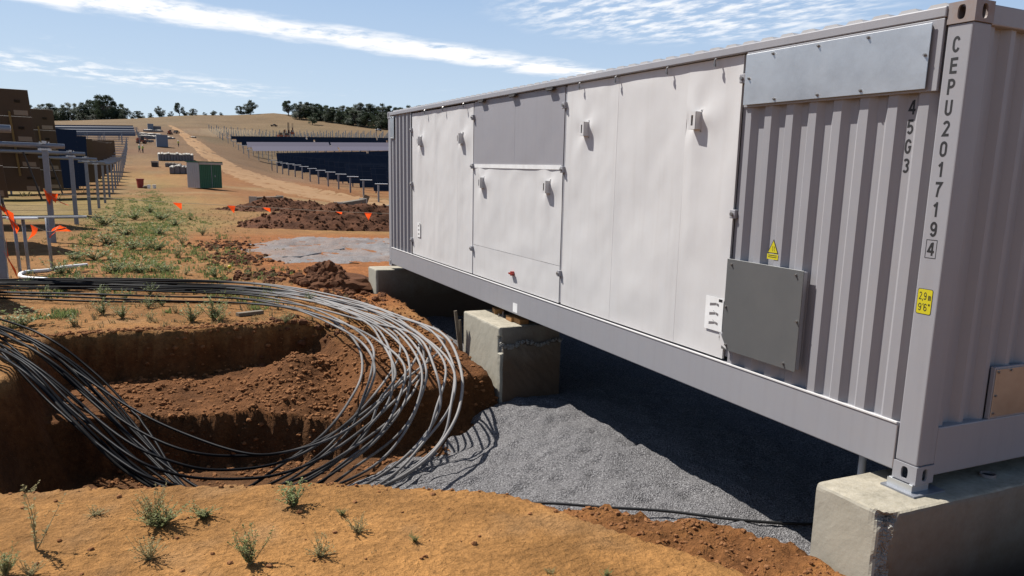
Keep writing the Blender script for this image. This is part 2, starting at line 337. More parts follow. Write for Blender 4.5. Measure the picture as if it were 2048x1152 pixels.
M_ORANGE = leaf_mat('orange bunting plastic', (1.2, .14, .02), (1.2, .12, .02), .5, .45)
M_TREE = leaf_mat('tree leaves', (.042, .062, .036), (.085, .11, .060))
M_TREE2 = leaf_mat('lighter tree leaves', (.055, .08, .035), (.09, .12, .055))
M_WEED = leaf_mat('weed leaves', (.17, .22, .07), (.30, .36, .14), .6, .4)
M_WEEDF = leaf_mat('olive weed leaves', (.17, .20, .06), (.32, .34, .12), .6, .4)
M_WEEDB = leaf_mat('dry weed leaves', (.28, .24, .09), (.42, .35, .16), .7, .4)
M_STRAW = leaf_mat('dry straw', (.42, .31, .15), (.55, .42, .22))
M_BARK = mat('bark', (.12, .09, .07), .9, noise=[(6, 4, .5, (.2, .17, .14))])
M_STEM = mat('weed stem', (.42, .36, .18), .8)

# ------------------------------------------------------------------ terrain height
US = [-.65, -.5, -.43, -.34, -.21]
TS = [-2000, 12, 24, 34, 45, 60, 90, 117, 160, 210, 250, 300, 400, 450, 500, 600, 900, 3000]
TZ = np.array([[-.4]*5, [-.4]*5, [-.60,-.52,-.47,-.45,-.5], [-.8,-.7,-.6,-.6,-.7], [-1.12,-.95,-.8,-.8,-1.0], [-1.45,-1.15,-.95,-1.0,-1.6],
    [-1.3,-1.1,-.95,-1.4,-2.7], [-.5,-.6,-.5,-1.5,-3.2], [1.6,1.9,1.9,-1.0,-2.4], [5.2,5.7,4.9,-.1,.6], [8.2,8.7,7.8,4.2,4.6], [11.6,12.6,12.3,9.6,10],
    [17.6,21,21.8,20.5,20], [20.4,24.4,27.3,28.9,26.4], [20,23,27,29,27], [10,12,18,20,18], [-18]*5, [-60]*5])
def z_far(x, y):
    dx, dy = x-CAM[0], y-CAM[1]
    s = dx*syw + dy*cyw; t = dx*cyw - dy*syw; u = np.clip(t/np.maximum(s, 1), US[0], US[-1])
    cols = np.stack([np.interp(s, TS, TZ[:, k]) for k in range(5)], -1)
    out = np.zeros_like(s)
    for k in range(4):
        mk = (u >= US[k]) & (u <= US[k+1]); w = (u-US[k])/(US[k+1]-US[k])
        out = np.where(mk, cols[..., k]*(1-w)+cols[..., k+1]*w, out)
    return out
LIPX = [-30, -9, -5.3, -3.9, -2.5, -1.7, -.85, -.45, -.40, 6]; LIPY = [3.6, 3.5, 3.12, 2.72, 2.2, 1.68, 1.02, .46, .36, .36]
RIMX = [-9, -4.3, -3.5, -2.6, -2.1, -1.5, -.95, -.4, 3]; RIMY = [7.1, 7.0, 6.8, 6.3, 5.98, 5.98, 6.05, 6.2, 7.2]
def floor_z(x, y): return np.interp(x, [-5, -3.2, -2.2, -1.2, -.5, 0, 3], [-1.60, -1.56, -1.42, -1.28, -1.12, -1.05, -1.04]) + .03*fbm(x*.9, y*.9, 5, 3)
def ground(x, y):
    x, y = np.asarray(x, float), np.asarray(y, float)
    bank = ss(x, 2.75, 3.3)*(1-ss(x, 5.5, 8))*ss(y, -.2, .8)*(1-ss(y, 12, 14))  # unseen rise beyond the container, added to keep sky light from under it
    n1 = fbm(x*1.1, y*1.1, 1, 3); n2 = fbm(x*5, y*5, 2, 3); n3 = fbm(x*18, y*18, 3, 2)
    near = 1-ss(np.hypot(x, y-4), 18, 40)
    top = z_far(x, y) + .46*bank + .02*n1*near + .010*n2*near
    fg = 1-ss(y, 1.5, 4.5)
    top = top - .06*fg*ss(x, -4, -1) + .012*n3*near*.6
    far = ss(y, 40, 90); top = top + far*.25*fbm(x*.03, y*.03, 8, 3)
    # tilled, slightly ridged foreground crust, lower rough patch on the right
    step = ss(x + .55*(y-.9) + .12*n1, -1.50, -1.44)*(y < 2)*ss(y, -1.2, -.8)
    top = top - step*(.07 - .05*n2 - .02*n3) 
    d = y - (np.interp(x, LIPX, LIPY) + .09*fbm(x*1.7, x*0, 11, 3) + .03*fbm(x*9, x*0+3, 12, 2))      # >0 inside the pit
    big = 9.
    front = top + .02 - np.maximum(d, 0)*np.where(x > -1.2, 3.0, 5.0) - .02*ss(d, 0, .1)
    left = top - np.maximum(x-np.interp(y, [3, 6.2, 8], [-5.95, -5.82, -5.5])+.12*fbm(y*1.2, y*0, 13, 3), 0)*2.8
    right = top - np.maximum(3.1-x, 0)*4
    rim2 = np.interp(x, RIMX, RIMY) + .12*fbm(x*2.2, x*0+5, 14, 3) + .04*fbm(x*11, y*3, 15, 2) + .08*fbm(x*3, y*8, 20, 3)
    rim1 = 8.72 + .10*fbm(x*1.6, x*0+8, 16, 3) + .03*fbm(x*9, y*0, 18, 2) + .05*fbm(x*3, y*9, 19, 3)
    k = ss(x + .25*n1, -2.35, -1.95)                                                                   # 0: two steps, 1: one rough slope
    ledge = -1.08 + .02*(y-6.5) + .06*n1 + .03*n2 + .015*n3
    wall1 = np.maximum(ledge, top - np.maximum(rim1-y, 0)*7)
    heap = .40*np.exp(-((x+2.45)/.55)**2 - ((y-7.7)/.75)**2)
    wall1 = np.maximum(wall1, ledge + heap + .04*n2)
    slope = np.interp(y, [5.5, 7.0, 8.3, 9.6], [-.80, -.66, -.50, -.40]) + .05*n1 + .035*n2 + .02*n3
    slope = np.minimum(slope, top); w_ = ss(y, 8.7, 10.0); slope = slope*(1-w_) + top*w_
    back = wall1*(1-k) + slope*k
    back = back - np.maximum(rim2-y, 0)*(np.interp(x, [-2.6, -1.3, -.5], [3.4, 2.6, 1.5]) + .8*n1) 
    side = -.45 + .05*n2 - np.maximum(x+.36+.06*n1 - .12*ss(y, 9, 11), 0)*6
    back = np.where((y > 5) & (y < 13.7) & (x > -1.0), np.minimum(back, np.maximum(side, -big)), back)
    fl = floor_z(x, y)-.11
    pit = np.maximum.reduce([fl, front, left, right, back])
    farw = top - np.maximum(13.6-y, 0)*4
    pit = np.maximum(pit, np.where(x > -.7, farw, pit))
    h = np.where(d > 0, np.minimum(top, pit), top)
    # hole next to the far footing, trough in front of the near footing
    hole = ss(x, -.80, -.70)*(1-ss(x, 2.8, 2.9))*ss(y, 11.6, 11.75)*(1-ss(y, 13.3, 13.5)); h = h - hole*.38*(h > -.7)
    tr = ss(x, -.46, -.38)*ss(y, -.52, -.40)*(1-ss(y, .38, .5)); h = np.where(d < .3, h - tr*.35, h)
    # bank of dirt against the footing's left corner
    return h
def gh(x, y): return float(ground(np.array([x]), np.array([y]))[0])
def spot(px, py, dz=0, smin=2):
    """point of the terrain seen at a pixel of the reference"""
    d = ray(px, py); hl = math.hypot(d[0], d[1])
    def first(ts):
        P = CAM[None] + ts[:, None]*d[None]; bl = P[:, 2] < ground(P[:, 0], P[:, 1])
        return int(np.argmax(bl)) if bl.any() else -1
    ts = np.concatenate([np.arange(smin, 60, .5), np.arange(60, 900, 3.)])/hl; i = first(ts)
    if i < 0: t = ts[-1]
    else:
        a_, b_ = ts[max(i-1, 0)], ts[i]
        for _ in range(2): q = np.linspace(a_, b_, 24); k = first(q); k = max(k, 1); a_, b_ = q[k-1], q[k]
        t = b_
    p = CAM + d*t; return Vector((p[0], p[1], gh(p[0], p[1])+dz))
PLANE_X = None
# ------------------------------------------------------------------ ground mesh
def axis(a, b, st, lo, hi, g):
    c = list(np.arange(a, b+1e-6, st)); s = st; v = c[-1]
    while v < hi: s *= g; v += s; c.append(v)
    s = st; v = a; pre = []
    while v > lo: s *= g; v -= s; pre.append(v)
    return np.array(pre[::-1]+c)
def grid_mesh(name, X, Y, Z, mats, colors=None, smooth=True):
    ny, nx = X.shape; co = np.stack([X, Y, Z], -1).reshape(-1, 3)
    me = bpy.data.meshes.new(name); i = np.arange((ny-1)*(nx-1)); r, c = i//(nx-1), i % (nx-1); a = r*nx+c
    fs = np.stack([a, a+1, a+nx+1, a+nx], -1)
    me.vertices.add(len(co)); me.vertices.foreach_set('co', co.ravel()); me.loops.add(fs.size); me.loops.foreach_set('vertex_index', fs.ravel())
    me.polygons.add(len(fs)); me.polygons.foreach_set('loop_start', np.arange(len(fs))*4); me.polygons.foreach_set('loop_total', np.full(len(fs), 4))
    if smooth: me.polygons.foreach_set('use_smooth', np.ones(len(fs), bool))
    me.update(); me.validate()
    for m in (mats if isinstance(mats, list) else [mats]): me.materials.append(m)
    if colors is not None:
        at_ = me.color_attributes.new('zone', 'FLOAT_COLOR', 'POINT'); at_.data.foreach_set('color', np.concatenate([colors.reshape(-1, 3), np.ones((len(co), 1))], 1).astype(np.float32).ravel())
    o = bpy.data.objects.new(name, me); col.objects.link(o); return o
def zones(X, Y, Z):
    n = fbm(X*.5, Y*.5, 21, 4); n2 = fbm(X*2.3, Y*2.3, 22, 4); nf = fbm(X*.02, Y*.02, 23, 4)
    def c(r, g, b): return np.array([r, g, b])
    C = np.ones(X.shape+(3,))*c(.45, .222, .072)*(1+.22*fbm(X*1.3, Y*1.3, 24, 4)+.10*fbm(X*7, Y*7, 25, 3))[..., None]                               # sunbaked orange crust
    def mix(C, col_, w): w = np.clip(w, 0, 1)[..., None]; return C*(1-w)+col_*w
    bench = ss(Y, 5, 8); C = mix(C, c(.40, .195, .068), bench)
    C = mix(C, c(.44, .25, .11), ss(n2, .1, .5)*.6)
    rough = ss(X + .55*(Y-.9), -1.50, -1.44)*(Y < 2); C = mix(C, c(.33, .14, .045), rough*.9)
    C = mix(C, c(.40, .155, .05), ss(Y, 9, 11)*(1-ss(Y, 26, 31))*ss(X + .12*(Y-14) + .5*n, -2.3, -1.2)*(1-ss(X, 5, 8)))      # compacted orange near the pad
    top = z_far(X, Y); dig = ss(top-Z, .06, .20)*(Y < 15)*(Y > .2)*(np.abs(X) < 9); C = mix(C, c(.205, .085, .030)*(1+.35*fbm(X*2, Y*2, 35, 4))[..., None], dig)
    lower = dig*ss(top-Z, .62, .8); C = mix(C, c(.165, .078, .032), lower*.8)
    fld = ss(Y + 2*n, 24, 30); C = mix(C, c(.38, .215, .080), fld)
    C = mix(C, c(.24, .21, .07), fld*ss(-X + 1.5*n2, -0.5, 3.5)*(1-ss(Y, 80, 140))*.55)
    C = mix(C, c(.33, .145, .052), ss(Y, 38, 60)*ss(X + 3*n, -1, 5)*.9)
    C = mix(C, c(.33, .145, .055), fld*ss(fbm(X*.12, Y*.06, 26, 4), .0, .3)*.65); C = mix(C, c(.38, .27, .13), fld*ss(fbm(X*.2, Y*.1, 27, 4), .1, .4)*.6)
    far = ss(Y, 130, 210); C = mix(C, c(.33, .20, .105), far*.9)
    C = mix(C, c(.27, .165, .115), far*ss(nf, -.05, .35)*.7); C = mix(C, c(.22, .17, .09), far*ss(fbm(X*.03, Y*.012, 28, 4), .05, .3)*.6); C = mix(C, c(.29, .15, .085), far*ss(fbm(X*.018+3, Y*.03, 29, 4), .0, .25)*.6)
    C = mix(C, c(.36, .245, .125), ss(Y, 330, 380)*.8)
    C = mix(C, c(.22, .18, .08), far*ss(-X+20*nf, 8, 40)*(1-ss(Y, 330, 380))*.8)
    C = C*(1-.30*far[..., None])
    return C*ALB*1.02
xs = axis(-7.6, 3.3, .045, -900, 900, 1.07); ys = axis(-1.6, 14.5, .045, -60, 1500, 1.055)
X, Y = np.meshgrid(xs, ys); Z = ground(X, Y)
def gh(x, y):                                                                   # bilinear look-up on the finished ground sheet
    i = min(max(int(np.searchsorted(xs, x))-1, 0), len(xs)-2); j = min(max(int(np.searchsorted(ys, y))-1, 0), len(ys)-2)
    u, v = (x-xs[i])/(xs[i+1]-xs[i]), (y-ys[j])/(ys[j+1]-ys[j])
    return float((Z0[j, i]*(1-u)+Z0[j, i+1]*u)*(1-v)+(Z0[j+1, i]*(1-u)+Z0[j+1, i+1]*u)*v)
Z0 = Z
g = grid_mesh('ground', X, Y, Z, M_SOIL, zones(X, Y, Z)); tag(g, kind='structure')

# gravel in the excavation
gx, gy = np.meshgrid(np.arange(-4.6, 3.0, .04), np.arange(.2, 13.7, .04))
gz = floor_z(gx, gy) + .045*fbm(gx*1.6, gy*1.6, 31, 3) + .03*fbm(gx*6, gy*6, 32, 2) + .012*fbm(gx*20, gy*20, 34, 2)
for _ in range(70):                                                             # boot prints
    fx, fy = random.uniform(-2.5, .6), random.uniform(1, 6.5); a = random.uniform(0, 3.1); dx, dy = gx-fx, gy-fy
    lx, ly = dx*math.cos(a)+dy*math.sin(a), -dx*math.sin(a)+dy*math.cos(a); gz -= .045*np.exp(-(lx/.12)**2-(ly/.055)**2)
gz -= .17*ss(gy - np.interp(gx, [-3.8, -2.5, -1.2, -.3], [4.85, 4.75, 5.1, 5.9]) + .35*fbm(gx*2.2, gy*2.2, 36, 4), 0, .5)*(1-ss(gx, -.4, -.1))
gz -= .16*ss(-gx + .3*fbm(gx*2, gy*2, 33, 3), 2.9, 3.9)
tag(grid_mesh('gravel_bed', gx, gy, gz, M_GRAVEL), kind='structure')
# pale gravel pad on the surface behind the cables
def px_sheet(name, left, right, nu, nv, mt, off, wob=0):
    rows = []
    for j in range(nv):
        t = j/(nv-1)*(len(left)-1); k = min(int(t), len(left)-2); w = t-k
        a = [left[k][i]*(1-w)+left[k+1][i]*w for i in (0, 1)]; b = [right[k][i]*(1-w)+right[k+1][i]*w for i in (0, 1)]
        A, B = spot(*a), spot(*b)
        A = A + (B-A)*(wob*random.uniform(-1, 1)*.02); B = B + (B-A)*(wob*random.uniform(-1, 1)*.02)
        rows.append([(A+(B-A)*(i/(nu-1))) for i in range(nu)])
    X = np.array([[p.x for p in r] for r in rows]); Y = np.array([[p.y for p in r] for r in rows]); 
    edge = np.minimum(np.arange(nu)/(nu-1), 1-np.arange(nu)/(nu-1))[None]; e2 = np.minimum(np.arange(nv)/(nv-1), 1-np.arange(nv)/(nv-1))[:, None]
    Zs = ground(X, Y) + off*(np.clip(edge*10, 0, 1)*np.clip(e2*12, 0, 1)*1.6-.6) + off*.6*fbm(X*1.3, Y*1.3, 41, 3) + off*2.6*fbm(X*2.6, Y*1.9, 42, 4) + off*.8*fbm(X*9, Y*7, 43, 3)
    return tag(grid_mesh(name, X, Y, Zs, mt), kind='structure')
px_sheet('gravel_pad', [(560, 474), (500, 488), (478, 498), (515, 514), (570, 530)], [(900, 474), (900, 484), (900, 494), (900, 506), (900, 522)], 90, 40, M_GRAVEL2, .035)
px_sheet('dirt_road', [(333, 249), (352, 262), (372, 285), (402, 312), (446, 345), (498, 368), (575, 388), (680, 408), (800, 428)],
         [(341, 249), (366, 262), (405, 285), (440, 312), (484, 336), (552, 358), (640, 378), (740, 395), (860, 410)], 12, 160, M_ROAD, .05, 1)

# ------------------------------------------------------------------ the container
L, H, WD = 12.192, 2.896, 2.438
cont = empty('shipping_container', (0, 0, 0), 0, 'long grey shipping container with pale access panels raised on concrete footings', 'container')
def rail(name, *b):
    m = MB(); m.box(*b); return bevel(m.build(name, M_FRAME, cont), .008)
rail('side_rail', .0, .12, .178, L-.178, .045, .36)
rail('side_rail', WD-.12, WD, .178, L-.178, .045, .36)
rail('end_rail', .162, WD-.162, .006, .13, .04, .36)
rail('end_rail', .162, WD-.162, L-.13, L-.006, .04, .36)
rail('top_rail', -.014, .08, .178, L-.178, H-.075, H-.012)
rail('top_rail', WD-.08, WD, .178, L-.178, H-.075, H-.012)
rail('header', .162, WD-.162, .006, .10, H-.125, H-.012)
rail('header', .162, WD-.162, L-.10, L-.006, H-.125, H-.012)
for (x0, x1) in ((.0, .162), (WD-.162, WD)):
    for (y0, y1) in ((.0, .172), (L-.172, L)):
        xa, xb = x0+.003*(x0 == 0), x1-.003*(x1 == WD); ya, yb = y0+.003*(y0 == 0), y1-.003*(y1 == L)
        m = MB(); m.box(xa, xb, ya, yb, .119, H-.119); bevel(m.build('corner_post', M_FRAME, cont), .012, 3)
# narrow raised seam between the post and the corrugated wall
def casting(x0, y0, z0, sx, sy, mt):
    """hollow corner casting with an oval hole in its outer side, outer end and top; (x0,y0,z0) is its outer corner"""
    a, b, c = .162, .178, .118; n = 24; t = .014
    m = MB()
    def P(u, v, w): return Vector((x0+sx*u, y0+sy*v, z0+w))
    def face(o, e1, e2, l1, l2, h1, h2, inn, off=0.):
        o, e1, e2, inn = map(Vector, (o, e1, e2, inn)); vs = []; ring = []; rect = []
        for k in range(n):
            th = 2*math.pi*k/n; c_, s_ = math.cos(th), math.sin(th)
            r = 1/max(abs(c_)/(l1/2), abs(s_)/(l2/2)); rect.append(o+e1*(l1/2+c_*r)+e2*(l2/2+s_*r))
            sg = 3.0; q = (abs(c_)**sg+abs(s_)**sg)**(-1/sg); ring.append(o+e1*(l1/2+c_*q*h1)+e2*(l2/2+off+s_*q*h2))
        vs = rect+ring+[p+inn*t for p in ring]
        corners = [o, o+e1*l1, o+e1*l1+e2*l2, o+e2*l2]
        fs = [(k, (k+1) % n, n+(k+1) % n, n+k) for k in range(n)]+[(n+k, n+(k+1) % n, 2*n+(k+1) % n, 2*n+k) for k in range(n)]
        nb = len(vs); vs += corners
        for ci, (c1, c2) in enumerate(((1, 1), (-1, 1), (-1, -1), (1, -1))):
            k = [3, 9, 15, 21][ci]; cc = [2, 3, 0, 1][ci]
            fs += [(k, nb+cc, (k+1) % n), (k-1, nb+cc, k)] if False else []
        m.add([P(*v) for v in vs], fs)
        # corner wedges: the polar rectangle misses only its four corner tips
        for ci, cc in enumerate((2, 3, 0, 1)):
            th = math.atan2(l2*(1, 1, -1, -1)[ci], l1*(1, -1, -1, 1)[ci]) % (2*math.pi); k = int(th/(2*math.pi)*n)
            m.add([P(*rect[k]), P(*corners[cc]), P(*rect[(k+1) % n])], [(0, 1, 2)])
    face((0, 0, 0), (0, 1, 0), (0, 0, 1), b, c, .026, .040, (1, 0, 0))
    face((0, 0, 0), (1, 0, 0), (0, 0, 1), a, c, .024, .040, (0, 1, 0))
    top = z0 > 1
    zt = c if top else 0
    face((0, 0, zt), (1, 0, 0), (0, 1, 0), a, b, .030, .055, (0, 0, -1 if top else 1))
    zo = 0 if top else c
    m.add([P(0, 0, zo), P(a, 0, zo), P(a, b, zo), P(0, b, zo)], [(0, 1, 2, 3)])
    m.add([P(a, 0, 0), P(a, b, 0), P(a, b, c), P(a, 0, c)], [(0, 1, 2, 3)])
    m.add([P(0, b, 0), P(a, b, 0), P(a, b, c), P(0, b, c)], [(0, 1, 2, 3)])
    return m.build('corner_casting', mt, cont)
for z0 in (0, H-.118):
    for x0, sx in ((-.004, 1), (WD+.004, -1)):
        for y0, sy in ((-.004, 1), (L+.004, -1)):
            o = casting(x0, y0, z0, sx, sy, M_RUST if (z0 and x0 < 0 and y0 < 1) else M_FRAME)
            if z0 and x0 < 0 and y0 < 1: o['label'] = 'rust stained corner casting'
# corrugated walls
def corrugated(name, pts, z0, z1, mt, outx=True):
    m = MB(); vs = [(p[0], p[1], z) for z in (z0, z1) for p in pts]; n = len(pts)
    m.add(vs, [(k, k+1, n+k+1, n+k) for k in range(n-1)]); o = m.build(name, mt, cont)
    s = o.modifiers.new('solid', 'SOLIDIFY'); s.thickness = .003; s.offset = 0; return o
def profile(y0, y1, first, pitch, depth=.038, xo=.012):
    out = [(xo, y0)]; y = first            # 'first' = where the first inward slope begins (counting towards +y)
    while y < y1-.02:
        for dx, dy in ((0, 0), (depth, -0.0), ):
            pass
        for x, yy in ((xo, y-.000), (xo+depth, y+.044), (xo+depth, y+.112), (xo, y+.156)):
            if y0 < yy < y1: out.append((x, yy))
        y += pitch
    out.append((xo, y1)); return out
# sequence towards -y: outer flat, unlit slope in, inner flat, lit slope out
corrugated('corrugated_wall', profile(.172, 1.905, .0855, .2285), .36, H-.075, M_CORR)
corrugated('corrugated_wall', profile(10.74, L-.172, 10.80, .2285), .36, H-.075, M_CORR)
corrugated('end_wall', [(y, x) for x, y in profile(.162, WD-.162, .23, .195, .045, .035)], .36, H-.12, M_CORR)
corrugated('end_wall', [(y, L-x) for x, y in profile(.162, WD-.162, .23, .195, .045, .035)], .36, H-.12, M_CORR)
corrugated('corrugated_wall', [(WD-x, y) for x, y in profile(.172, L-.172, .26, .278)], .36, H-.075, M_CORR)
# roof with transverse corrugations
ys_, zs_ = [], []; y = .18
while y < L-.3:
    for dy, z in ((0, 0), (.03, .022), (.13, .022), (.16, 0)): ys_.append(y+dy); zs_.append(z)
    y += .21
m = MB(); n = len(ys_); vs = [(x, ys_[k], H-.011+zs_[k]) for x in (.012, WD-.012) for k in range(n)]
m.add(vs, [(k, n+k, n+k+1, k+1) for k in range(n-1)]); m.add([(.012, y_, H-.013) for y_ in ys_]+[(.012, ys_[k], H-.011+zs_[k]) for k in range(n)], [(k, k+1, n+k+1, n+k) for k in range(n-1)])
m.build('roof', M_ROOF, cont)
m = MB(); m.box(.03, WD-.03, .05, L-.05, .16, .17)
for k in range(22): m.box(.12, WD-.12, .5+k*.53, .56+k*.53, .06, .158)
m.build('underfloor', M_DARK, cont)
m = MB(); m.box(.105, .11, 1.90, 10.74, .36, H-.075); m.build('inner_frame', M_DARK, cont)
m = MB(); m.box(.052, .06, 1.955, 1.99, .40, H-.08); m.build('gap_bar', M_FRAME, cont)
# pale access panels, gently buckled sheet metal
def sheet(name, y0, y1, z0, z1, x, mt, bumps=(), amp=.004, seed=0, parent=None, seams=(), hseams=()):
    ny, nz = max(8, int((y1-y0)/.035)), max(8, int((z1-z0)/.035))
    yy = np.linspace(y0, y1, ny+1); zz = np.linspace(z0, z1, nz+1)
    ed = lambda a, lo, hi: np.clip(np.minimum(a-lo, hi-a)/.12, 0, 1)
    Yg, Zg = np.meshgrid(yy, zz)
    D = amp*(fbm(Yg*1.5, Zg*1.3, seed, 3)*1.8 + .5*fbm(Yg*3.2+Zg*2, Zg*2.1, seed+5, 2))*ed(Yg, y0, y1)*ed(Zg, z0, z1)
    for by, bz in bumps:
        dy, dz = Yg-by, Zg-bz; r = np.hypot(dy, dz)+1e-3; th = np.arctan2(dz, dy)
        D += .009*np.exp(-(r/.32)**2)*np.cos(3*th+.6)*np.clip(r/.1, 0, 1) - .006*np.exp(-(r/.22)**2)
    Xg = x + D; m = MB(); nv = (ny+1)
    vs = np.stack([Xg, Yg, Zg], -1).reshape(-1, 3); m.add([tuple(v) for v in vs], [(r*nv+c, (r+1)*nv+c, (r+1)*nv+c+1, r*nv+c+1) for r in range(nz) for c in range(ny)])
    o = m.build(name, mt, parent or cont, smooth=True); s = o.modifiers.new('solid', 'SOLIDIFY'); s.thickness = .02; s.offset = 1; o.modifiers.new('split', 'EDGE_SPLIT').split_angle = R(40)
    return o
PX = -.0
HAND = [(4.47, 2.33), (2.53, 2.335), (10.22, 2.32), (8.26, 2.32), (7.39, 1.70), (5.34, 1.70)]
def panel(y0, y1, z0, z1, mt, seed, seams=(), amp=.0075):
    """one door made of butted sheets; the narrow seams are real gaps with a folded lip"""
    e = [y0]+sorted(seams)+[y1]; p = None
    for k in range(len(e)-1):
        a, b = e[k]+(.0015 if k else 0), e[k+1]-(.0015 if k < len(e)-2 else 0)
        o = sheet('access_panel', a, b, z0, z1, .044, mt, [h for h in HAND if a < h[0] < b and z0 < h[1] < z1], amp, seed+k*7)
        o.modifiers['solid'].offset = 1
    return p
panel(1.99, 4.945, .378, 2.815, M_PANEL, 50, (2.70, 3.85))
panel(5.0, 7.745, .378, .808, M_PANEL, 60)
panel(5.0, 7.745, .813, 1.915, M_PANEL, 64)
panel(5.0, 7.745, 1.925, 2.815, M_LOUV, 70, (6.35,), .002)
panel(7.79, 10.72, .378, 2.80, M_PANEL, 80, (8.43, 9.48))
for y in (4.972, 7.768):
    m = MB(); m.box(.030, .05, y-.016, y+.016, .39, 2.80); m.build('door_strip', M_BLUEG if False else M_FRAME, cont)
m = MB(); m.box(.0, .012, 5.02, 7.73, 1.905, 1.955)
o = m.build('tape_strip', M_WHITE, cont); o['label'] = 'crumpled white tape between hatch and panel'; o.location.x = .022
for v in o.data.vertices: v.co.x -= .006
# lifting / lock boxes with slotted front
def lockbox(y, z):
    m = MB(); m.box(-.004, .004, y-.058, y+.058, z-.098, z+.098); b = bevel(m.build('lock_plate', M_PANEL, cont), .001, 1); b.location.x = .026
    m = MB(); d = .068; w0, w1 = y+.0, y+.046; z0, z1 = z-.07, z+.075
    # open box: two cheeks, top, bottom and a front with a vertical slot
    m.box(-d, -.004, y-.045, y-.040, z0, z1); m.box(-d, -.004, y+.040, y+.045, z0, z1); m.box(-d, -.004, y-.040, y+.040, z1-.005, z1); m.box(-d, -.004, y-.040, y+.040, z0, z0+.005)
    m.box(-d-.002, -d+.003, y-.045, y-.014, z0, z1); m.box(-d-.002, -d+.003, y+.014, y+.045, z0, z1); m.box(-d-.002, -d+.003, y-.014, y+.014, z1-.03, z1); m.box(-d-.002, -d+.003, y-.014, y+.014, z0, z0+.03)
    k = m.build('lock_box', M_PANEL, b)
    for dy in (-.044, .044):
        for dz in (-.085, .085): m = MB(); m.cyl((-.004, y+dy, z+dz), (-.010, y+dy, z+dz), .006, 8); m.build('bolt', M_BOLT, b)
for y, z in HAND: lockbox(y, z)
# clips across the gaps
for y, z in ((1.955, 2.632), (1.955, 1.585), (1.975, .57), (4.972, 2.605), (4.972, 1.905), (4.972, .73), (7.768, 2.60), (7.768, 1.925), (7.768, .75), (10.72, 2.52), (10.72, 1.6), (10.72, .62)):
    m = MB(); m.box(-.012, .03, y-.033, y+.033, z-.035, z+.035); o = bevel(m.build('clip', M_FRAME, cont), .006)
    m = MB(); m.cyl((-.012, y, z), (-.028, y, z), .016, 6); m.build('bolt', M_BOLT, o)
for y in (2.30, 2.98, 3.86, 4.60, 8.1, 9.0, 9.9):
    m = MB(); m.tube([(.0, y, 2.82), (-.02, y, 2.805), (-.02, y, 2.765)], .008, 6); m.cyl((-.02, y, 2.775), (-.02, y, 2.750), .014, 6); m.build('hook', M_BOLT, cont)
for y in (5.3, 6.35, 7.4):
    m = MB(); m.box(-.03, .01, y-.09, y+.09, 2.795, 2.815); m.cyl((-.02, y-.07, 2.79), (-.02, y+.07, 2.79), .012, 8); m.build('hinge', M_MDARK, cont)
# cover plates
def plate(name, y0, y1, z0, z1, x0, x1, mt, bolts, tilt=0, label=None):
    m = MB(); m.box(x0, x1, y0, y1, z0, z1)
    o = bevel(m.build(name, mt, cont), .002, 1)
    if label: o['label'] = label
    for y, z in bolts: m = MB(); m.cyl((x0, y, z), (x0-.006, y, z), .011, 10); m.cyl((x0-.006, y, z), (x0-.015, y, z), .007, 6); m.build('bolt', M_BOLT, o)
    return o
m = MB(); m.box(-.010, .011, .185, 1.915, 2.41, H-.078); bevel(m.build('cover_backing', M_FRAME, cont), .003)
plate('cover_plate', .25, 1.90, 2.425, 2.80, -.032, -.026, M_STEELP, [(1.85, 2.62), (.275, 2.62), (1.60, 2.775), (1.15, 2.775), (.72, 2.775), (1.55, 2.45), (1.12, 2.45), (.74, 2.45)], label='shiny galvanised cover plate')
m = MB(); m.box(-.026, -.011, .262, 1.888, 2.437, 2.788); m.build('gasket', M_DARK, cont)
plate('cover_plate', 1.075, 1.93, .485, 1.232, -.046, -.040, M_DULL, [(1.87, 1.19), (1.15, 1.195), (1.905, .84), (1.10, .86), (1.87, .53), (1.2, .525)], label='dull dark grey square cover plate')
m = MB(); m.box(-.040, .008, 1.09, 1.918, .495, 1.222); bevel(m.build('cover_backing', M_FRAME, cont), .003)
m = MB(); m.add([(-.041, 1.955, .52), (-.041, 1.955, .62), (-.041, 1.86, .495)], [(0, 1, 2)]); o = m.build('gusset', M_PANEL, cont); s = o.modifiers.new('s', 'SOLIDIFY'); s.thickness = .006
plate('cover_plate', L-.44, L-.20, 2.40, 2.80, -.012, -.006, M_STEELP, [(L-.32, 2.78), (L-.32, 2.42)], label='small galvanised plate at the far end')
# end cover plate (faces -y)
m = MB(); m.box(.652, 1.75, .000, .006, .375, .70); o = bevel(m.build('cover_plate', M_ENDP, cont), .002, 1); o['label'] = 'reflective metal plate low on the end wall'
for x, z in ((.675, .68), (.675, .52), (.675, .40), (.80, .685), (1.1, .685)): mb = MB(); mb.cyl((x, 0, z), (x, -.010, z), .008, 8); mb.build('bolt', M_BOLT, o)
m = MB(); m.box(.64, 1.76, .006, .035, .362, .712); bevel(m.build('cover_backing', M_FRAME, cont), .002)
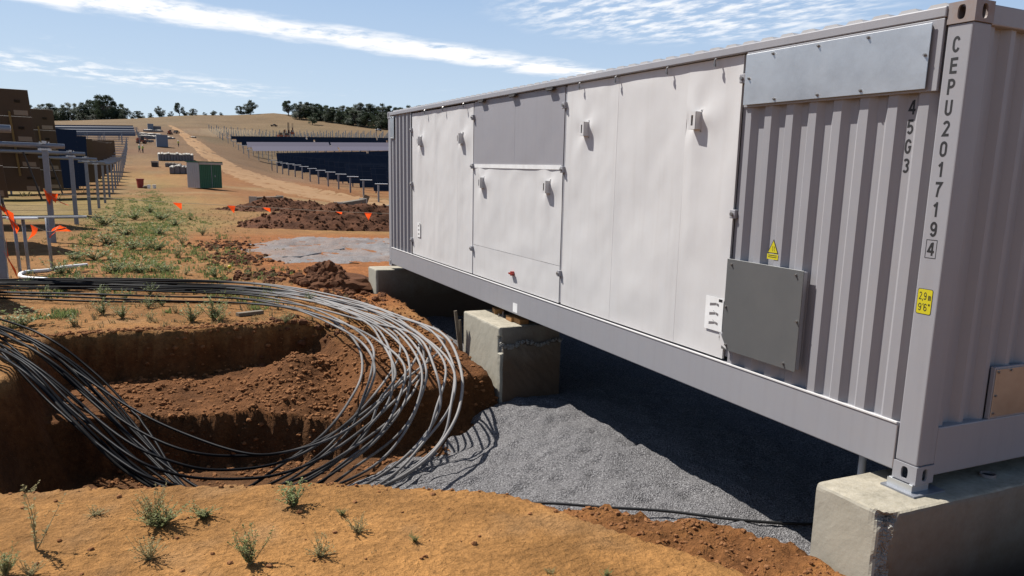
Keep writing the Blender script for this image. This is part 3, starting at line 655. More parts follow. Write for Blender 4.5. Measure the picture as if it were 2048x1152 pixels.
# writing
def arc(cx, cy, rx, ry, a0, a1, n=10): return [(cx+rx*math.cos(R(a0+(a1-a0)*k/n)), cy+ry*math.sin(R(a0+(a1-a0)*k/n))) for k in range(n+1)]
W_ = .58                                    # glyph width for height 1, stroke centre lines
def _gl():
    g = {}; r = W_/2; t = .075
    g['C'] = [arc(r, 1-r-t, r-t, r, 20, 180)+arc(r, r+t, r-t, r, 180, 340)]
    g['G'] = [arc(r, 1-r-t, r-t, r, 20, 180)+arc(r, r+t, r-t, r, 180, 325)+[(W_-t, .46), (r+.02, .46)]]
    g['E'] = [[(t, 0), (t, 1)], [(2*t, t), (W_, t)], [(2*t, .52), (W_*.93, .52)], [(2*t, 1-t), (W_, 1-t)]]
    g['P'] = [[(t, 0), (t, 1)], [(2*t, 1-t), (r, 1-t)]+arc(r, 1-t-.22, r-t, .22, 90, -90)+[(2*t, 1-t-.44)]]
    g['U'] = [[(t, 1), (t, r)]+arc(r, r, r-t, r-t, 180, 360)+[(W_-t, r), (W_-t, 1)]]
    g['0'] = [arc(r, 1-.3, r-t, .3-t, 0, 180)+arc(r, .3, r-t, .3-t, 180, 360)+[(W_-t, .7)]]
    g['1'] = [[(r+.04, 0), (r+.04, 1)], [(r-.035, .86), (r-.2, .70)]]
    g['2'] = [arc(r, .72, r-t, .28-t, 165, -25)+[(t+.03, t), (W_, t)]]
    g['3'] = [arc(r, .735, r-t, .265-t, 150, -75, 9)+arc(r, .29, r-t, .29-t, 75, -150, 9)]
    g['4'] = [[(W_-.17, 0), (W_-.17, 1)], [(W_-.25, .93), (.03, .32), (W_-.25, .30)], [(W_-.09, .30), (W_+.02, .30)]]
    g['5'] = [[(W_-.05, 1-t), (t+.06, 1-t), (t+.02, .54)]+arc(r, .33, r-t, .33-t, 125, -150)]
    g['7'] = [[(0, 1-t), (W_-t, 1-t), (W_*.5, .55), (W_*.36, 0)]]
    g['9'] = [arc(r, .68, r-t, .32-t, 0, 360, 16), arc(r, .68, r-t, .2, 0, 0, 1)[:1]+[(W_-t, .5)]+arc(r, .36, r-t, .36-t, 0, -150)]
    g['6'] = [[(W_-x, 1-y) for x, y in st] for st in g['9']]
    g['m'] = [[(t, 0), (t, .62)], [(2*t, .55), (.22, .55), (.27, .5), (.27, 0)], [(.35, .55), (.44, .55), (.50, .5), (.50, 0)]]
    g[','] = [[(.12, .12), (.12, 0), (.06, -.14)]]; g["'"] = [[(.12, 1), (.12, .74)]]; g['"'] = [[(.10, 1), (.10, .74)], [(.28, 1), (.28, .74)]]
    return g
GL = _gl(); ADV = {',': .26, "'": .26, '"': .42, ' ': .22, 'm': .62}
def text(s, y, z, h, x=.0021, sx=.9, mt=None, parent=cont, name='lettering', bold=.175):
    """flat painted strokes on the side face, reading towards -y, baseline at z"""
    m = MB(); wid = sum(ADV.get(c, W_+.12) for c in s)-.12; u = -wid/2; lay = 0
    for c in s:
        for st in GL.get(c, []):
            P = [Vector((p[0], p[1])) for i, p in enumerate(st) if i == 0 or (Vector(p)-Vector(st[i-1])).length > 1e-5]; vs = []; n = len(P)
            closed = (P[0]-P[-1]).length < 1e-4
            for i in range(n):
                a = P[i-1] if i else (P[-2] if closed else P[0]); b = P[i+1] if i < n-1 else (P[1] if closed else P[-1])
                d1 = (P[i]-a).normalized() if (P[i]-a).length > 1e-6 else (b-P[i]).normalized(); d2 = (b-P[i]).normalized() if (b-P[i]).length > 1e-6 else d1
                nn = Vector((-d1.y-d2.y, d1.x+d2.x)); nn = nn.normalized() if nn.length > 1e-4 else Vector((-d1.y, d1.x))
                k = bold/2/max(.45, nn.dot(Vector((-d1.y, d1.x)))); vs += [P[i]+nn*k, P[i]-nn*k]
            m.add([(x-lay*.00006, y-(u+p.x)*h*sx, z+p.y*h) for p in vs], [(2*i, 2*i+1, 2*i+3, 2*i+2) for i in range(n-1)]); lay += 1
        u += ADV.get(c, W_+.12)
    return m.build(name, mt or M_BLACK, parent)
for k, ch in enumerate('CEPU201719'): text(ch, .098, 2.664-.1178*k-.045, .088)
text('4', .098, 2.664-.1178*10-.042, .080)
def frame_rect(name, y0, y1, z0, z1, x, w, mt, parent):
    m = MB()
    for a in ((y0, y1, z0, z0+w), (y0, y1, z1-w, z1), (y0, y0+w, z0+w, z1-w), (y1-w, y1, z0+w, z1-w)): m.box(x-.0006, x, a[0], a[1], a[2], a[3])
    return m.build(name, mt, parent)
frame_rect('check_digit_box', .060, .136, 1.428, 1.540, .0024, .003, M_BLACK, cont)
for k, ch in enumerate('45G3'): text(ch, .388, 2.332-.118*k-.045, .088, x=.0478)
# round-cornered yellow height sign
def rounded(name, y0, y1, z0, z1, x, r, mt, parent, t=.0008):
    pts = []
    for cy_, cz_, a0 in ((y1-r, z1-r, 0), (y0+r, z1-r, 90), (y0+r, z0+r, 180), (y1-r, z0+r, 270)):
        for k in range(5): a = R(a0+k*22.5); pts.append((cy_+r*math.cos(a), cz_+r*math.sin(a)))
    n = len(pts); m = MB(); m.add([(x, p[0], p[1]) for p in pts]+[(x-t, p[0], p[1]) for p in pts], [tuple(range(n)), tuple(range(2*n-1, n-1, -1))]+[(k, (k+1) % n, n+(k+1) % n, n+k) for k in range(n)])
    return m.build(name, mt, parent)
o = rounded('height_sign', .044, .152, 1.083, 1.240, .0028, .012, M_BLACK, cont)
rounded('sign_face', .0475, .1485, 1.0865, 1.2365, .0019, .010, M_YEL, o)
text('2,9 m', .098, 1.172, .048, x=.0006, sx=.72, parent=o, bold=.12); text('9\'6"', .098, 1.103, .048, x=.0006, sx=.85, parent=o, bold=.12)
# warning triangle and text plate, on the ribs
m = MB(); m.add([(.009, 1.530, 1.318), (.009, 1.412, 1.318), (.009, 1.471, 1.425)], [(0, 1, 2)]); t_ = m.build('warning_triangle', M_BLACK, cont); t_.modifiers.new('s', 'SOLIDIFY').thickness = .001
m = MB(); m.add([(.0075, 1.520, 1.323), (.0075, 1.422, 1.323), (.0075, 1.471, 1.412)], [(0, 1, 2)]); m.build('triangle_face', M_YEL, t_).modifiers.new('s', 'SOLIDIFY').thickness = .001
m = MB()
for dy in (-.014, .006): m.add([(.006, 1.471+dy, 1.372), (.006, 1.465+dy, 1.372), (.006, 1.471+dy, 1.348), (.006, 1.465+dy, 1.33), (.006, 1.478+dy, 1.352)], [(0, 1, 2), (2, 3, 4)])
m.build('lightning_mark', M_BLACK, t_)
m = MB(); m.box(.0075, .0085, 1.412, 1.530, 1.272, 1.312); w_ = m.build('warning_text_plate', M_YEL, t_)
m = MB()
for z in (1.302, 1.289): m.box(.0068, .0073, 1.425, 1.517, z-.0025, z+.0025)
m.build('text_line', M_BLACK, w_)
def lift_sign(y0, y1, z0, z1):
    o = rounded('lifting_instruction_sticker', y0, y1, z0, z1, -.0065, .008, M_WHITE, cont); o.location.x = .0215
    w, h = y1-y0, z1-z0; g_ = MB(); x = -.0082
    for k in range(3):
        zc = z0+h*(.20+.28*k); yc = (y0+y1)/2
        g_.add([(x, yc+w*.25, zc-h*.05), (x, yc+w*.25, zc+h*.03), (x, yc-w*.1, zc+h*.07), (x, yc-w*.1, zc-h*.0)], [(0, 1, 2, 3)])
        g_.add([(x, yc-w*.12, zc+h*.0), (x, yc-w*.12, zc+h*.07), (x, yc-w*.26, zc+h*.045), (x, yc-w*.26, zc-h*.03)], [(0, 1, 2, 3)])
        if k < 2: g_.add([(x, yc+w*.05, zc+h*.10), (x, yc+w*.03, zc+h*.11), (x, yc-w*.04, zc+h*.085), (x, yc-w*.03, zc+h*.075)], [(0, 1, 2, 3)])
    g_.build('pictogram', M_SIDE, o)
    g_ = MB(); g_.box(x-.0003, x, y0+w*.06, y0+w*.26, z1-h*.12, z1-h*.04); g_.build('logo_mark', M_BLACK, o)
lift_sign(2.012, 2.248, .60, .885); lift_sign(10.25, 10.42, .70, .95)
m = MB(); m.box(-.002, .0, 6.10, 6.24, .07, .19); o = m.build('paper_label', M_WHITE, cont); o['label'] = 'torn white paper label on the rail'
m = MB(); m.cyl((.008, 6.29, .565), (-.045, 6.29, .565), .03, 10); m.box(-.05, -.02, 6.24, 6.36, .552, .572); o = m.build('earth_plug', M_RED, cont); o.location.x = .025
# weld line and small fittings on the bottom rail
m = MB(); m.box(-.003, .0, .178, .181, .06, .34); m.build('weld_seam', M_RUST, cont)
m = MB(); m.box(-.006, .015, .185, 1.9, .352, .366); m.box(-.006, .012, 1.9, L-.178, .352, .366); bevel(m.build('drip_lip', M_PANEL, cont), .003)

# ------------------------------------------------------------------ footings
def footing(name, x0, x1, y0, y1, z0, z1, label, chip=None, seed=0, lip=None, stain_shade=None):
    e = empty(name, (0, 0, 0), 0, label, 'concrete footing', 'concrete footings under the container')
    def quadgrid(o, a, b, na, nb):
        o, a, b = Vector(o), Vector(a), Vector(b); vs = []; fs = []
        for j in range(nb+1):
            for i in range(na+1): vs.append(o+a*(i/na)+b*(j/nb))
        for j in range(nb):
            for i in range(na): fs.append((j*(na+1)+i, j*(na+1)+i+1, (j+1)*(na+1)+i+1, (j+1)*(na+1)+i))
        return vs, fs
    m = MB(); st = .022; X_, Y_, Z_ = x1-x0, y1-y0, z1-z0; nx_, ny_, nz_ = min(150, int(X_/st)), int(Y_/st), int(Z_/st)
    m.m = 0
    m.add(*quadgrid((x0, y0, z0), (X_, 0, 0), (0, 0, Z_), nx_, nz_)); m.add(*quadgrid((x0, y1, z0), (0, -Y_, 0), (0, 0, Z_), ny_, nz_))
    m.add(*quadgrid((x1, y1, z0), (-X_, 0, 0), (0, 0, Z_), nx_, nz_)); m.add(*quadgrid((x1, y0, z0), (0, Y_, 0), (0, 0, Z_), ny_, nz_))
    m.m = 1; m.add(*quadgrid((x0, y0, z1), (X_, 0, 0), (0, Y_, 0), nx_, ny_))
    V = np.array([tuple(v) for v in m.v])
    # worn edges everywhere, a broken one where chip says so
    def n3(s): return fbm(V[:, 0]*9+V[:, 2]*7, V[:, 1]*9+V[:, 2]*5, s, 3)
    ex, ey, ez = np.minimum(V[:, 0]-x0, 9), V[:, 1]-y0, z1-V[:, 2]
    r = .012*(1+.8*n3(seed)); 
    for A, B, ia, ib, sa, sb in ((ex, ey, 0, 1, 1, 1), (ex, ez, 0, 2, 1, -1), (ey, ez, 1, 2, 1, -1)):
        w = np.clip(1-(A+B)/(r*2), 0, 1); V[:, ia] += sa*w*r*.6; V[:, ib] += sb*w*r*.6
    if chip:
        w = chip(ex, ey, ez, n3(seed+3)); V[:, 0] += w*.7; V[:, 1] += w*.7; V[:, 2] -= w*.35*(ez < .05); cm = w > .012
    else: cm = np.zeros(len(V), bool)
    if lip is not None:
        s = (V[:, 2] < lip + .03*fbm(V[:, 0]*6, V[:, 0]*0, seed+9, 3)) & (ey < .01); V[:, 1] -= s*(.035+.02*n3(seed+4))
    V += np.stack([n3(seed+5), n3(seed+6), n3(seed+7)], -1)*.002
    m.v = [tuple(v) for v in V]; m.mi = [2 if all(cm[i] for i in f) else mi for f, mi in zip(m.f, m.mi)]
    for fi, f in enumerate(m.f):
        if m.mi[fi] == 0 and all(abs(V[i, 1]-y0) < .06 and V[i, 0] > x0+.03 for i in f) and (stain_shade is not None and max(V[i, 2] for i in f) < stain_shade + .03*math.sin(V[f[0], 0]*9)): m.mi[fi] = 3
    m.build('concrete_block', [M_CONC, M_CONC_TOP, M_AGG, M_STAIN_SHADE], e, smooth=False); return e
def chip1(ex, ey, ez, n):
    w = .05*np.clip(1-(ex+ey)/(.075+.03*n), 0, 1)*(1+.8*n); return w + .07*np.clip(1-(ex+ey)/.13, 0, 1)*np.clip(1-ez/.12, 0, 1)*(1+n)
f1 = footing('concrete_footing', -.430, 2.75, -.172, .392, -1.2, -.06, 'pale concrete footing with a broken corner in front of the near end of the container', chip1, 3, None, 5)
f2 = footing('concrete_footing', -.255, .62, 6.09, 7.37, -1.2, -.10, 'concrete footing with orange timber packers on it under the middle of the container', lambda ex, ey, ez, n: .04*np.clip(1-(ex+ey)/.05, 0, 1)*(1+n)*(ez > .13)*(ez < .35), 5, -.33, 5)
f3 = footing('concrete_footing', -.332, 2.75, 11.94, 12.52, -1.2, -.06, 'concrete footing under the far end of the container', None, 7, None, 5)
# ragged mortar lip on the middle footing
m = MB()
for k in range(160):
    x = -.25+random.random()**1.5*.9; m.blob((x, 6.055+random.uniform(-.02, .015), -.33+.03*math.sin(x*14)+random.uniform(-.02, .02)), random.uniform(.010, .024), 0, jit=.3)
m.build('mortar_lip', M_AGG, f2)
for (px, py, lx, ly, hz, mt) in ((997, 628, .13, .2, .07, M_WOOD), (1027, 643, .13, .2, .065, M_WOOD), (1043, 648, .13, .2, .065, M_WOOD)):
    p = at(px, py, z=-.1); m = MB(); m.box(-lx/2, lx/2, -ly/2, ly/2, 0, hz); o = bevel(m.build('timber_packer', mt), .003, 1); o.location = (p.x+.02, p.y+.06, -.099); o.rotation_euler.z = random.uniform(-.25, .25)
    tag(o, {997: 'small orange timber packer alone at the back of the middle footing', 1027: 'orange timber packer left of its twin by the rail, on the middle footing', 1043: 'orange timber packer right of its twin, touching the container rail on the middle footing'}[px], 'timber block', 'timber packers on the middle footing')
p = at(1006, 634, z=-.1); e = empty('anchor_bolt', (p.x, p.y, -.1), 0, 'small upright anchor bolt in the middle footing beside the timber packers', 'bolt')
m = MB(); m.cyl((0, 0, 0), (0, 0, .075), .009, 8); m.build('rod', M_RUST, e); m = MB(); m.cyl((0, 0, .0), (0, 0, .016), .022, 6); m.cyl((-.05, .03, 0), (-.05, .03, .04), .008, 8); m.build('nut', M_RUST, e)
# steel base plate below the near casting
e = empty('base_plate', (.06, .06, -.06), 0, 'steel bearing plate between the near footing and the container corner casting', 'steel plate')
m = MB(); m.box(-.12, .17, -.11, .15, 0, .012); m.build('plate', M_GALV, e)
m = MB(); m.box(-.075, .075, .10, .125, .012, .062); m.box(-.075, .075, -.055, -.03, .012, .062); m.box(-.085, -.075, -.06, .13, .012, .058); m.build('shim', M_STEELP, e)
# conduit mouth in the near footing
p = at(1975, 952, z=-.06)
e = empty('conduit_mouth', (p.x, p.y, -.06), 0, 'open end of a round conduit in the top of the near footing', 'pipe')
m = MB(); n = 20
for ra, rb, za, zb in ((.052, .052, -.002, .02), (.052, .045, .02, .02), (.045, .045, .02, -.001)):
    m.add([(ra*math.cos(k*2*math.pi/n), ra*math.sin(k*2*math.pi/n), za) for k in range(n)]+[(rb*math.cos(k*2*math.pi/n), rb*math.sin(k*2*math.pi/n), zb) for k in range(n)], [(k, (k+1) % n, n+(k+1) % n, n+k) for k in range(n)])
m.build('pipe_rim', M_RUST, e); m = MB(); m.cyl((0, 0, .001), (0, 0, .004), .045, 20); m.build('pipe_bore', M_DARK, e)
m = MB(); m.cyl((0, 0, 0), (0, 0, .95), .028, 12); o = m.build('conduit_riser', M_WHITE, smooth=True); o.location = (.42, .78, -1.05); tag(o, 'pale vertical conduit in the dark behind the near footing', 'pipe')

# ------------------------------------------------------------------ cables
CLAB = 'black cable in the thick bundle looping from the bench down into the trench'
CGRP = 'black cables looped into the trench'
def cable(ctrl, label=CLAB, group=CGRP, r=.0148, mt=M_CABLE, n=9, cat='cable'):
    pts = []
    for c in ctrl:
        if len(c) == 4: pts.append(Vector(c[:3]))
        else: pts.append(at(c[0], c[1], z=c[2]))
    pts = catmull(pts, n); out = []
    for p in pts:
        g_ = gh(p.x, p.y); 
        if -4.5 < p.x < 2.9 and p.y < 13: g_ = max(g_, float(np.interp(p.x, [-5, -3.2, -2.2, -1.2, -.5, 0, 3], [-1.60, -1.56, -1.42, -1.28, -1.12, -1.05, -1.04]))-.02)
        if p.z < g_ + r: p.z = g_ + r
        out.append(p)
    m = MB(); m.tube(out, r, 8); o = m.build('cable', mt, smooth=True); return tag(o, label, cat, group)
rr = random.Random(11)
def U_(a, b): return rr.uniform(a, b)
def J(a, b, t): return a*(1-t)+b*t
outer_ = [(-120, 566), (120, 560), (330, 562), (520, 570), (660, 592), (785, 628), (868, 662), (915, 730), (912, 812), (872, 885), (800, 950), (700, 1000), (560, 1030)]
inner_ = [(-120, 588), (120, 592), (330, 600), (470, 606), (575, 622), (665, 655), (722, 695), (745, 745), (728, 800), (690, 860), (625, 920), (540, 975), (430, 1015)]
zz_o = [-.33, -.34, -.34, -.36, -.36, -.36, -.33, -.44, -.76, -1.06, -1.25, -1.36, -1.48]
for i in range(12):
    t = (i/11)**1.0 + U_(-.06, .06); t = min(1, max(0, t)); b = U_(0, 1); tb = (b**1.6)*(.62 if t < .8 else 1)
    if i % 4 == 3: tb = 1.0 + .35*b
    c = []
    for k in range(13):
        tt = J(tb*.75, t, min(1, max(0, (k-3)/3.5)))
        w = 11 if 5 < k < 12 else 4
        x_ = J(outer_[k][0], inner_[k][0], tt) + U_(-w, w); y_ = J(outer_[k][1], inner_[k][1], tt) + U_(-w, w)*.55
        c.append((x_, y_, zz_o[k] + (U_(0, .06) if k < 6 else U_(-.02, .05)) + (.05*math.sin(t*7+k) if k > 6 else 0)))
    q = U_(0, 1)
    c += [(J(430, 380, q), J(1030, 985, q), -1.45), (J(255, 290, q), J(960, 845, q), -1.15), (J(130, 190, q)+U_(-8, 8), J(850, 735, q), -.68), (J(35, 70, q), J(748, 662, q)+U_(-6, 6), -.30+U_(-.03, .05)), (-80+U_(-10, 10), J(690, 615, q), -.26+U_(0, .05)), (-260, J(640, 590, q), -.22)]
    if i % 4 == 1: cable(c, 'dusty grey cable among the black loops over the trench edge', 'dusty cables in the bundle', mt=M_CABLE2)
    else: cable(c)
# the lone outermost loop
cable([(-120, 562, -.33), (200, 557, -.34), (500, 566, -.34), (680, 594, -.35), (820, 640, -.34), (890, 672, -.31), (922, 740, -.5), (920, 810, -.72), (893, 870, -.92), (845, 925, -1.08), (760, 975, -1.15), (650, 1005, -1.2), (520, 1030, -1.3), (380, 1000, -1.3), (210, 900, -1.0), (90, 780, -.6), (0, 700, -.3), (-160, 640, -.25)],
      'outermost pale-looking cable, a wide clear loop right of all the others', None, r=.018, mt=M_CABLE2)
# low hanging ones that swing clear of the trench wall
hang = [[(-60, 615), (0, 652), (120, 722), (260, 815), (380, 872), (500, 908), (590, 900), (680, 868), (760, 805), (838, 700), (800, 640), (700, 603), (480, 574), (100, 562)],
        [(-60, 622), (0, 660), (130, 745), (240, 838), (360, 898), (480, 912), (600, 897), (700, 845), (790, 775), (880, 700), (870, 668), (740, 615), (480, 578), (100, 566)],
        [(-60, 636), (0, 675), (120, 775), (250, 880), (360, 928), (450, 940), (560, 925), (650, 880), (740, 800), (800, 705), (770, 655), (660, 612), (480, 584), (100, 572)],
        [(-60, 645), (0, 690), (110, 790), (250, 905), (350, 948), (450, 958), (560, 948), (660, 905), (770, 820), (850, 730), (845, 672), (720, 618), (480, 586), (100, 575)],
        [(-60, 650), (0, 702), (110, 815), (260, 935), (370, 975), (470, 984), (560, 970), (660, 925), (790, 830), (845, 740), (825, 670), (700, 610), (480, 580), (100, 570)]]
hz = [-.24, -.28, -.52, -.78, -.94, -1.02, -1.0, -.90, -.68, -.46, -.34, -.35, -.35, -.34]
hl = ['highest of the black cables hanging across the trench in front of the earth step', 'second highest cable hanging across the trench, crossing under the first at left', 'middle one of the five cables sagging across the lower trench wall',
      'cable sagging just above the trench floor, fourth from the top', 'lowest hanging cable, almost touching the gravel at the trench floor']
for k, h in enumerate(hang):
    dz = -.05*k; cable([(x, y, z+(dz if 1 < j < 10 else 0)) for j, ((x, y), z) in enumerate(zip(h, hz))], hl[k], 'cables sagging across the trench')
# lone cable on the bench in front of the bundle, and the conduit on the gravel
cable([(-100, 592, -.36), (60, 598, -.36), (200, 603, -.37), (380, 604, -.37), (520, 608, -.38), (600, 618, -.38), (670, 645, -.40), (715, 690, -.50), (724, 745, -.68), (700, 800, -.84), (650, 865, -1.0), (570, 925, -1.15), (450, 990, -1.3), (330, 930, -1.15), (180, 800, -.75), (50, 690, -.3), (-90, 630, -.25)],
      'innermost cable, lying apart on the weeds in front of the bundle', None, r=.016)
cable([(900, 1010, -1.1), (1080, 1006, -1.02), (1200, 1014, -1.02), (1330, 1022, -1.02), (1480, 1040, -1.02), (1620, 1048, -1.02), (1750, 1040, -1.03)], 'thin black conduit lying along the gravel below the foreground edge', None, r=.014, mt=M_JB)
def on_ground_cable(px, label, r=.012):
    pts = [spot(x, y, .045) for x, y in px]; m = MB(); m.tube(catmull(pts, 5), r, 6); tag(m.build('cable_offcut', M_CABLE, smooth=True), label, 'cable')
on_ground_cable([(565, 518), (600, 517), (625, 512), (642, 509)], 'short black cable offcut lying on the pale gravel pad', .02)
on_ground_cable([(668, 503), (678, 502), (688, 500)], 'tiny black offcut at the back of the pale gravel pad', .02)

# ------------------------------------------------------------------ clods and stones
def clods(name, pts, rmin, rmax, mt, parent=None, sub=0, pw=2.2):
    m = MB()
    for x, y in pts:
        r = rmin+(rmax-rmin)*random.random()**pw*1.0; m.blob((x, y, gh(x, y)+r*.25), r, 1 if r > .022 else sub, (1, 1, .7), .28)
    return m.build(name, mt, parent)
P_ = []
for _ in range(4200):                                                          # on the step and the rough slope between the rims
    x = random.uniform(-5.1, -.5); y = random.uniform(6.0, 8.9); 
    if fbm(x*1.6, y*1.6, 61, 3) > -.12: P_.append((x, y))
for _ in range(900): x = random.gauss(-2.5, .6); P_.append((x, random.gauss(7.4, .55)))
for _ in range(700): x = random.uniform(-6.5, -2.0); P_.append((x, 8.76+abs(random.gauss(0, .10))))    # crumbly lip of the bench
for _ in range(700): x = random.uniform(-1.7, -.3); P_.append((x, random.uniform(6.2, 11.5)))
for _ in range(500): x = random.uniform(-4.8, -.4); P_.append((x, float(np.interp(x, RIMX, RIMY))-.35-abs(random.gauss(0, .25))))
tag(clods('soil_clods', P_, .005, .036, M_CLOD, pw=2.8), kind='stuff')
P_ = []
for _ in range(1500):                                                          # dug-over patch right of the crust
    y = random.uniform(-1.2, 1.9); x = -1.35-.55*(y-.9)+abs(random.gauss(0, .45)); 
    if y < np.interp(x, LIPX, LIPY)-.02 and x < .3: P_.append((x, y))
for _ in range(260): x = random.uniform(-5.2, -.5); P_.append((x, float(np.interp(x, LIPX, LIPY))-abs(random.gauss(0, .05))))
for _ in range(260): P_.append((random.uniform(-6.5, -1.2), random.uniform(-.5, 2.8)))
tag(clods('foreground_clods', P_, .003, .022, M_CLOD, pw=3.5), kind='stuff')
P_ = [(random.uniform(.0, 2.2), random.uniform(-1.5, -.55)) for _ in range(500)]+[(random.gauss(-.35, .12), random.uniform(5.5, 6.1)) for _ in range(120)]+[(-.45+abs(random.gauss(0, .25)), 5.9-abs(random.gauss(0, .25))) for _ in range(220)]
tag(clods('loose_clods', P_, .005, .03, M_CLOD), kind='stuff')
def ring(cx, cy, sx, sy, n): return [(random.gauss(cx, sx), random.gauss(cy, sy)) for _ in range(n)]
m = MB(); c0 = spot(680, 572); m.blob((c0.x, c0.y+.2, c0.z-.02), .6, 2, (1.3, 1.3, .4), .1)
for k in range(260):
    a, b = max(-.7, min(.7, random.gauss(0, .42))), max(-.6, min(.8, random.gauss(0, .45))); r = random.uniform(.03, .13); h = .34*math.exp(-(a/.5)**2-(b/.5)**2)
    m.blob((c0.x+a, c0.y+b+.2, gh(c0.x+a, c0.y+b)+h*random.random()+.02), r, 1, jit=.25)
tag(m.build('clod_heap', M_CLOD_DARK), 'heap of dark red earth clods beside the far concrete footing', 'soil heap')
m = MB(); c0 = spot(650, 548); m.blob((c0.x, c0.y, c0.z-.02), .3, 2, (1.3, 1.3, .5), .1)
for k in range(70): a, b = max(-.3, min(.3, random.gauss(0, .2))), max(-.3, min(.3, random.gauss(0, .2))); m.blob((c0.x+a, c0.y+b, gh(c0.x+a, c0.y+b)+.16*math.exp(-(a*a+b*b)/.08)+.02), random.uniform(.03, .12), 1)
tag(m.build('clod_heap', M_CLOD_DARK), 'smaller knot of earth clods left of the heap by the far footing', 'soil heap')
P_ = []
for x, y, sx, sy, n in ((440, 492, .5, .9, 260), (480, 520, .45, .7, 260), (520, 550, .35, .5, 200), (560, 560, .25, .4, 80), (700, 590, .4, .6, 160), (600, 655, .3, .2, 60)):
    c0 = spot(x, y); P_ += ring(c0.x, c0.y, sx, sy, n)
tag(clods('dark_clods', P_, .01, .07, M_CLOD_DARK, sub=1), kind='stuff')

# spoil heaps in the middle distance
def heap(name, A, B, w, h, seed, label):
    A, B = Vector(A), Vector(B); d = (B-A); d.z = 0; Ln = d.length; d.normalize(); q = Vector((-d.y, d.x, 0))
    nu, nv = int(Ln/.07), int(w*2/.07); uu = np.linspace(0, Ln, nu); vv = np.linspace(-w, w, nv); Ug, Vg = np.meshgrid(uu, vv)
    X = A.x+d.x*Ug+q.x*Vg; Y = A.y+d.y*Ug+q.y*Vg
    wv = w*(.82+.18*fbm(Ug*.7, Ug*0, seed, 2)); prof = np.clip(1-np.abs(Vg)/wv, 0, 1)**.8; end = np.clip(Ug/(w*1.2), 0, 1)**.7*np.clip((Ln-Ug)/.8, 0, 1)**.5
    Hh = h*prof*end*(1+.25*fbm(Ug*.8, Vg*.8, seed+1, 3)) + .16*fbm(X*2.2, Y*2.6, seed+2, 3)*prof**.3*end + .035*fbm(X*11, Y*11, seed+3, 2)
    Z = ground(X, Y)-.05 + Hh*(prof*end > 0)
    C = np.ones(X.shape+(3,))*np.array([.098, .040, .019]); n = fbm(X*1.5, Y*1.5, seed+4, 3)[..., None]; C = C*(1+.5*n)
    o = grid_mesh(name, X, Y, Z, M_SOIL, C); tag(o, label, 'soil heap', 'dark spoil heaps')
    m = MB()
    for _ in range(1500):
        i, j = random.randrange(nv), random.randrange(nu)
        if prof[i, j]*end[i, j] > .03: r = .015+.075*random.random()**3; m.blob((X[i, j], Y[i, j], Z[i, j]+r*.2), r, 0, jit=.3)
    k = m.build('heap_clods', M_CLOD_DARK, o); k['kind'] = 'stuff'
    return o
heap('spoil_heap', spot(478, 452)+Vector((0, .8, 0)), spot(840, 458), 3.1, .98, 71, 'long dark brown spoil heap behind the pale gravel pad, the larger in front')
heap('spoil_heap', spot(452, 421), spot(660, 425), 2.4, .66, 77, 'smaller dark spoil heap behind the left end of the long one')

# ------------------------------------------------------------------ small things on the bench
m = MB(); p = spot(500, 630); m.box(-.20, .20, -.05, .05, 0, .05); o = m.build('timber_offcut', M_STAKE); o.location = (p.x, p.y, p.z+.005); o.rotation_euler.z = .35; tag(o, 'pale timber offcut lying on the bench near the trench edge', 'timber')
p = spot(460, 546); e = empty('yellow_marker', p, 0, 'little yellow capped peg standing on the bare bench', 'peg')
m = MB(); m.cyl((0, 0, 0), (0, 0, .11), .008, 6); m.build('peg', M_STAKE, e); m = MB(); m.blob((0, 0, .13), .038, 1, jit=.02); m.build('cap', M_YEL, e, smooth=True)
p = at(916, 668, z=-.42); e = empty('survey_stake', p, 0, 'pair of weathered timber stakes beside the middle footing', 'stake')
m = MB(); m.box(-.02, .02, -.014, .014, -.3, .34, Matrix.Rotation(R(-7), 4, 'Y')); m.build('stake', M_STAKE, e); m = MB(); m.box(.025, .055, -.01, .01, -.3, .20, Matrix.Rotation(R(-4), 4, 'Y')); m.build('stake', M_STAKE, e)
p = at(745, 400, z=0)
m = MB(); p = spot(728, 408); m.box(-.35, .35, -.08, .08, 0, 1.1, Matrix.Rotation(R(20), 4, 'Y')); o = m.build('leaning_board', M_STAKE); o.location = p; tag(o, 'pale board leaning near the posts beyond the spoil heap', 'board')
for k, (xa, xb, yy, hh, lb) in enumerate(((511, 567, 411, .55, 'long low concrete beam with pale ends, leftmost behind the spoil heap'), (682, 734, 424, .62, 'concrete beam with wide cream ends in the middle behind the spoil heap'), (738, 800, 430, .5, 'concrete beam at the right behind the spoil heap, next to the container'))):
    A, B = spot(xa, yy), spot(xb, yy); d = (B-A); ln = d.length; e = empty('precast_beam', A, math.atan2(d.y, d.x), lb, 'concrete beam', 'precast beams behind the spoil heap')
    m = MB(); m.box(.12, ln-.12, 0, .5, 0, hh); m.build('beam', M_STAKE, e)
    for a, b in ((0, .12+.3*(k == 1)), (ln-.12-.3*(k == 1), ln)): m = MB(); m.box(a, b, -.03, .53, 0, hh+.06); m.build('end_block', M_CREAM, e)
# galvanised stand
e = empty('galvanised_stand', spot(80, 546), R(12), 'galvanised tube stand with three legs beside the nearest pile, bunting tied to it', 'stand')
z0 = 0
for x, y in ((-.34, 0), (-.18, .06), (.25, .22)): m = MB(); m.cyl((x, y, -.05), (x-.02, y, 1.12), .032, 10); m.build('leg', M_GALV, e, smooth=True)
m = MB(); m.box(-.55, .95, .05, .12, 1.12, 1.15); m.build('top_bar', M_STEELP, e); m = MB(); m.box(-.48, .05, -.12, .05, 1.10, 1.13); m.build('top_plate', M_STEELP, e)
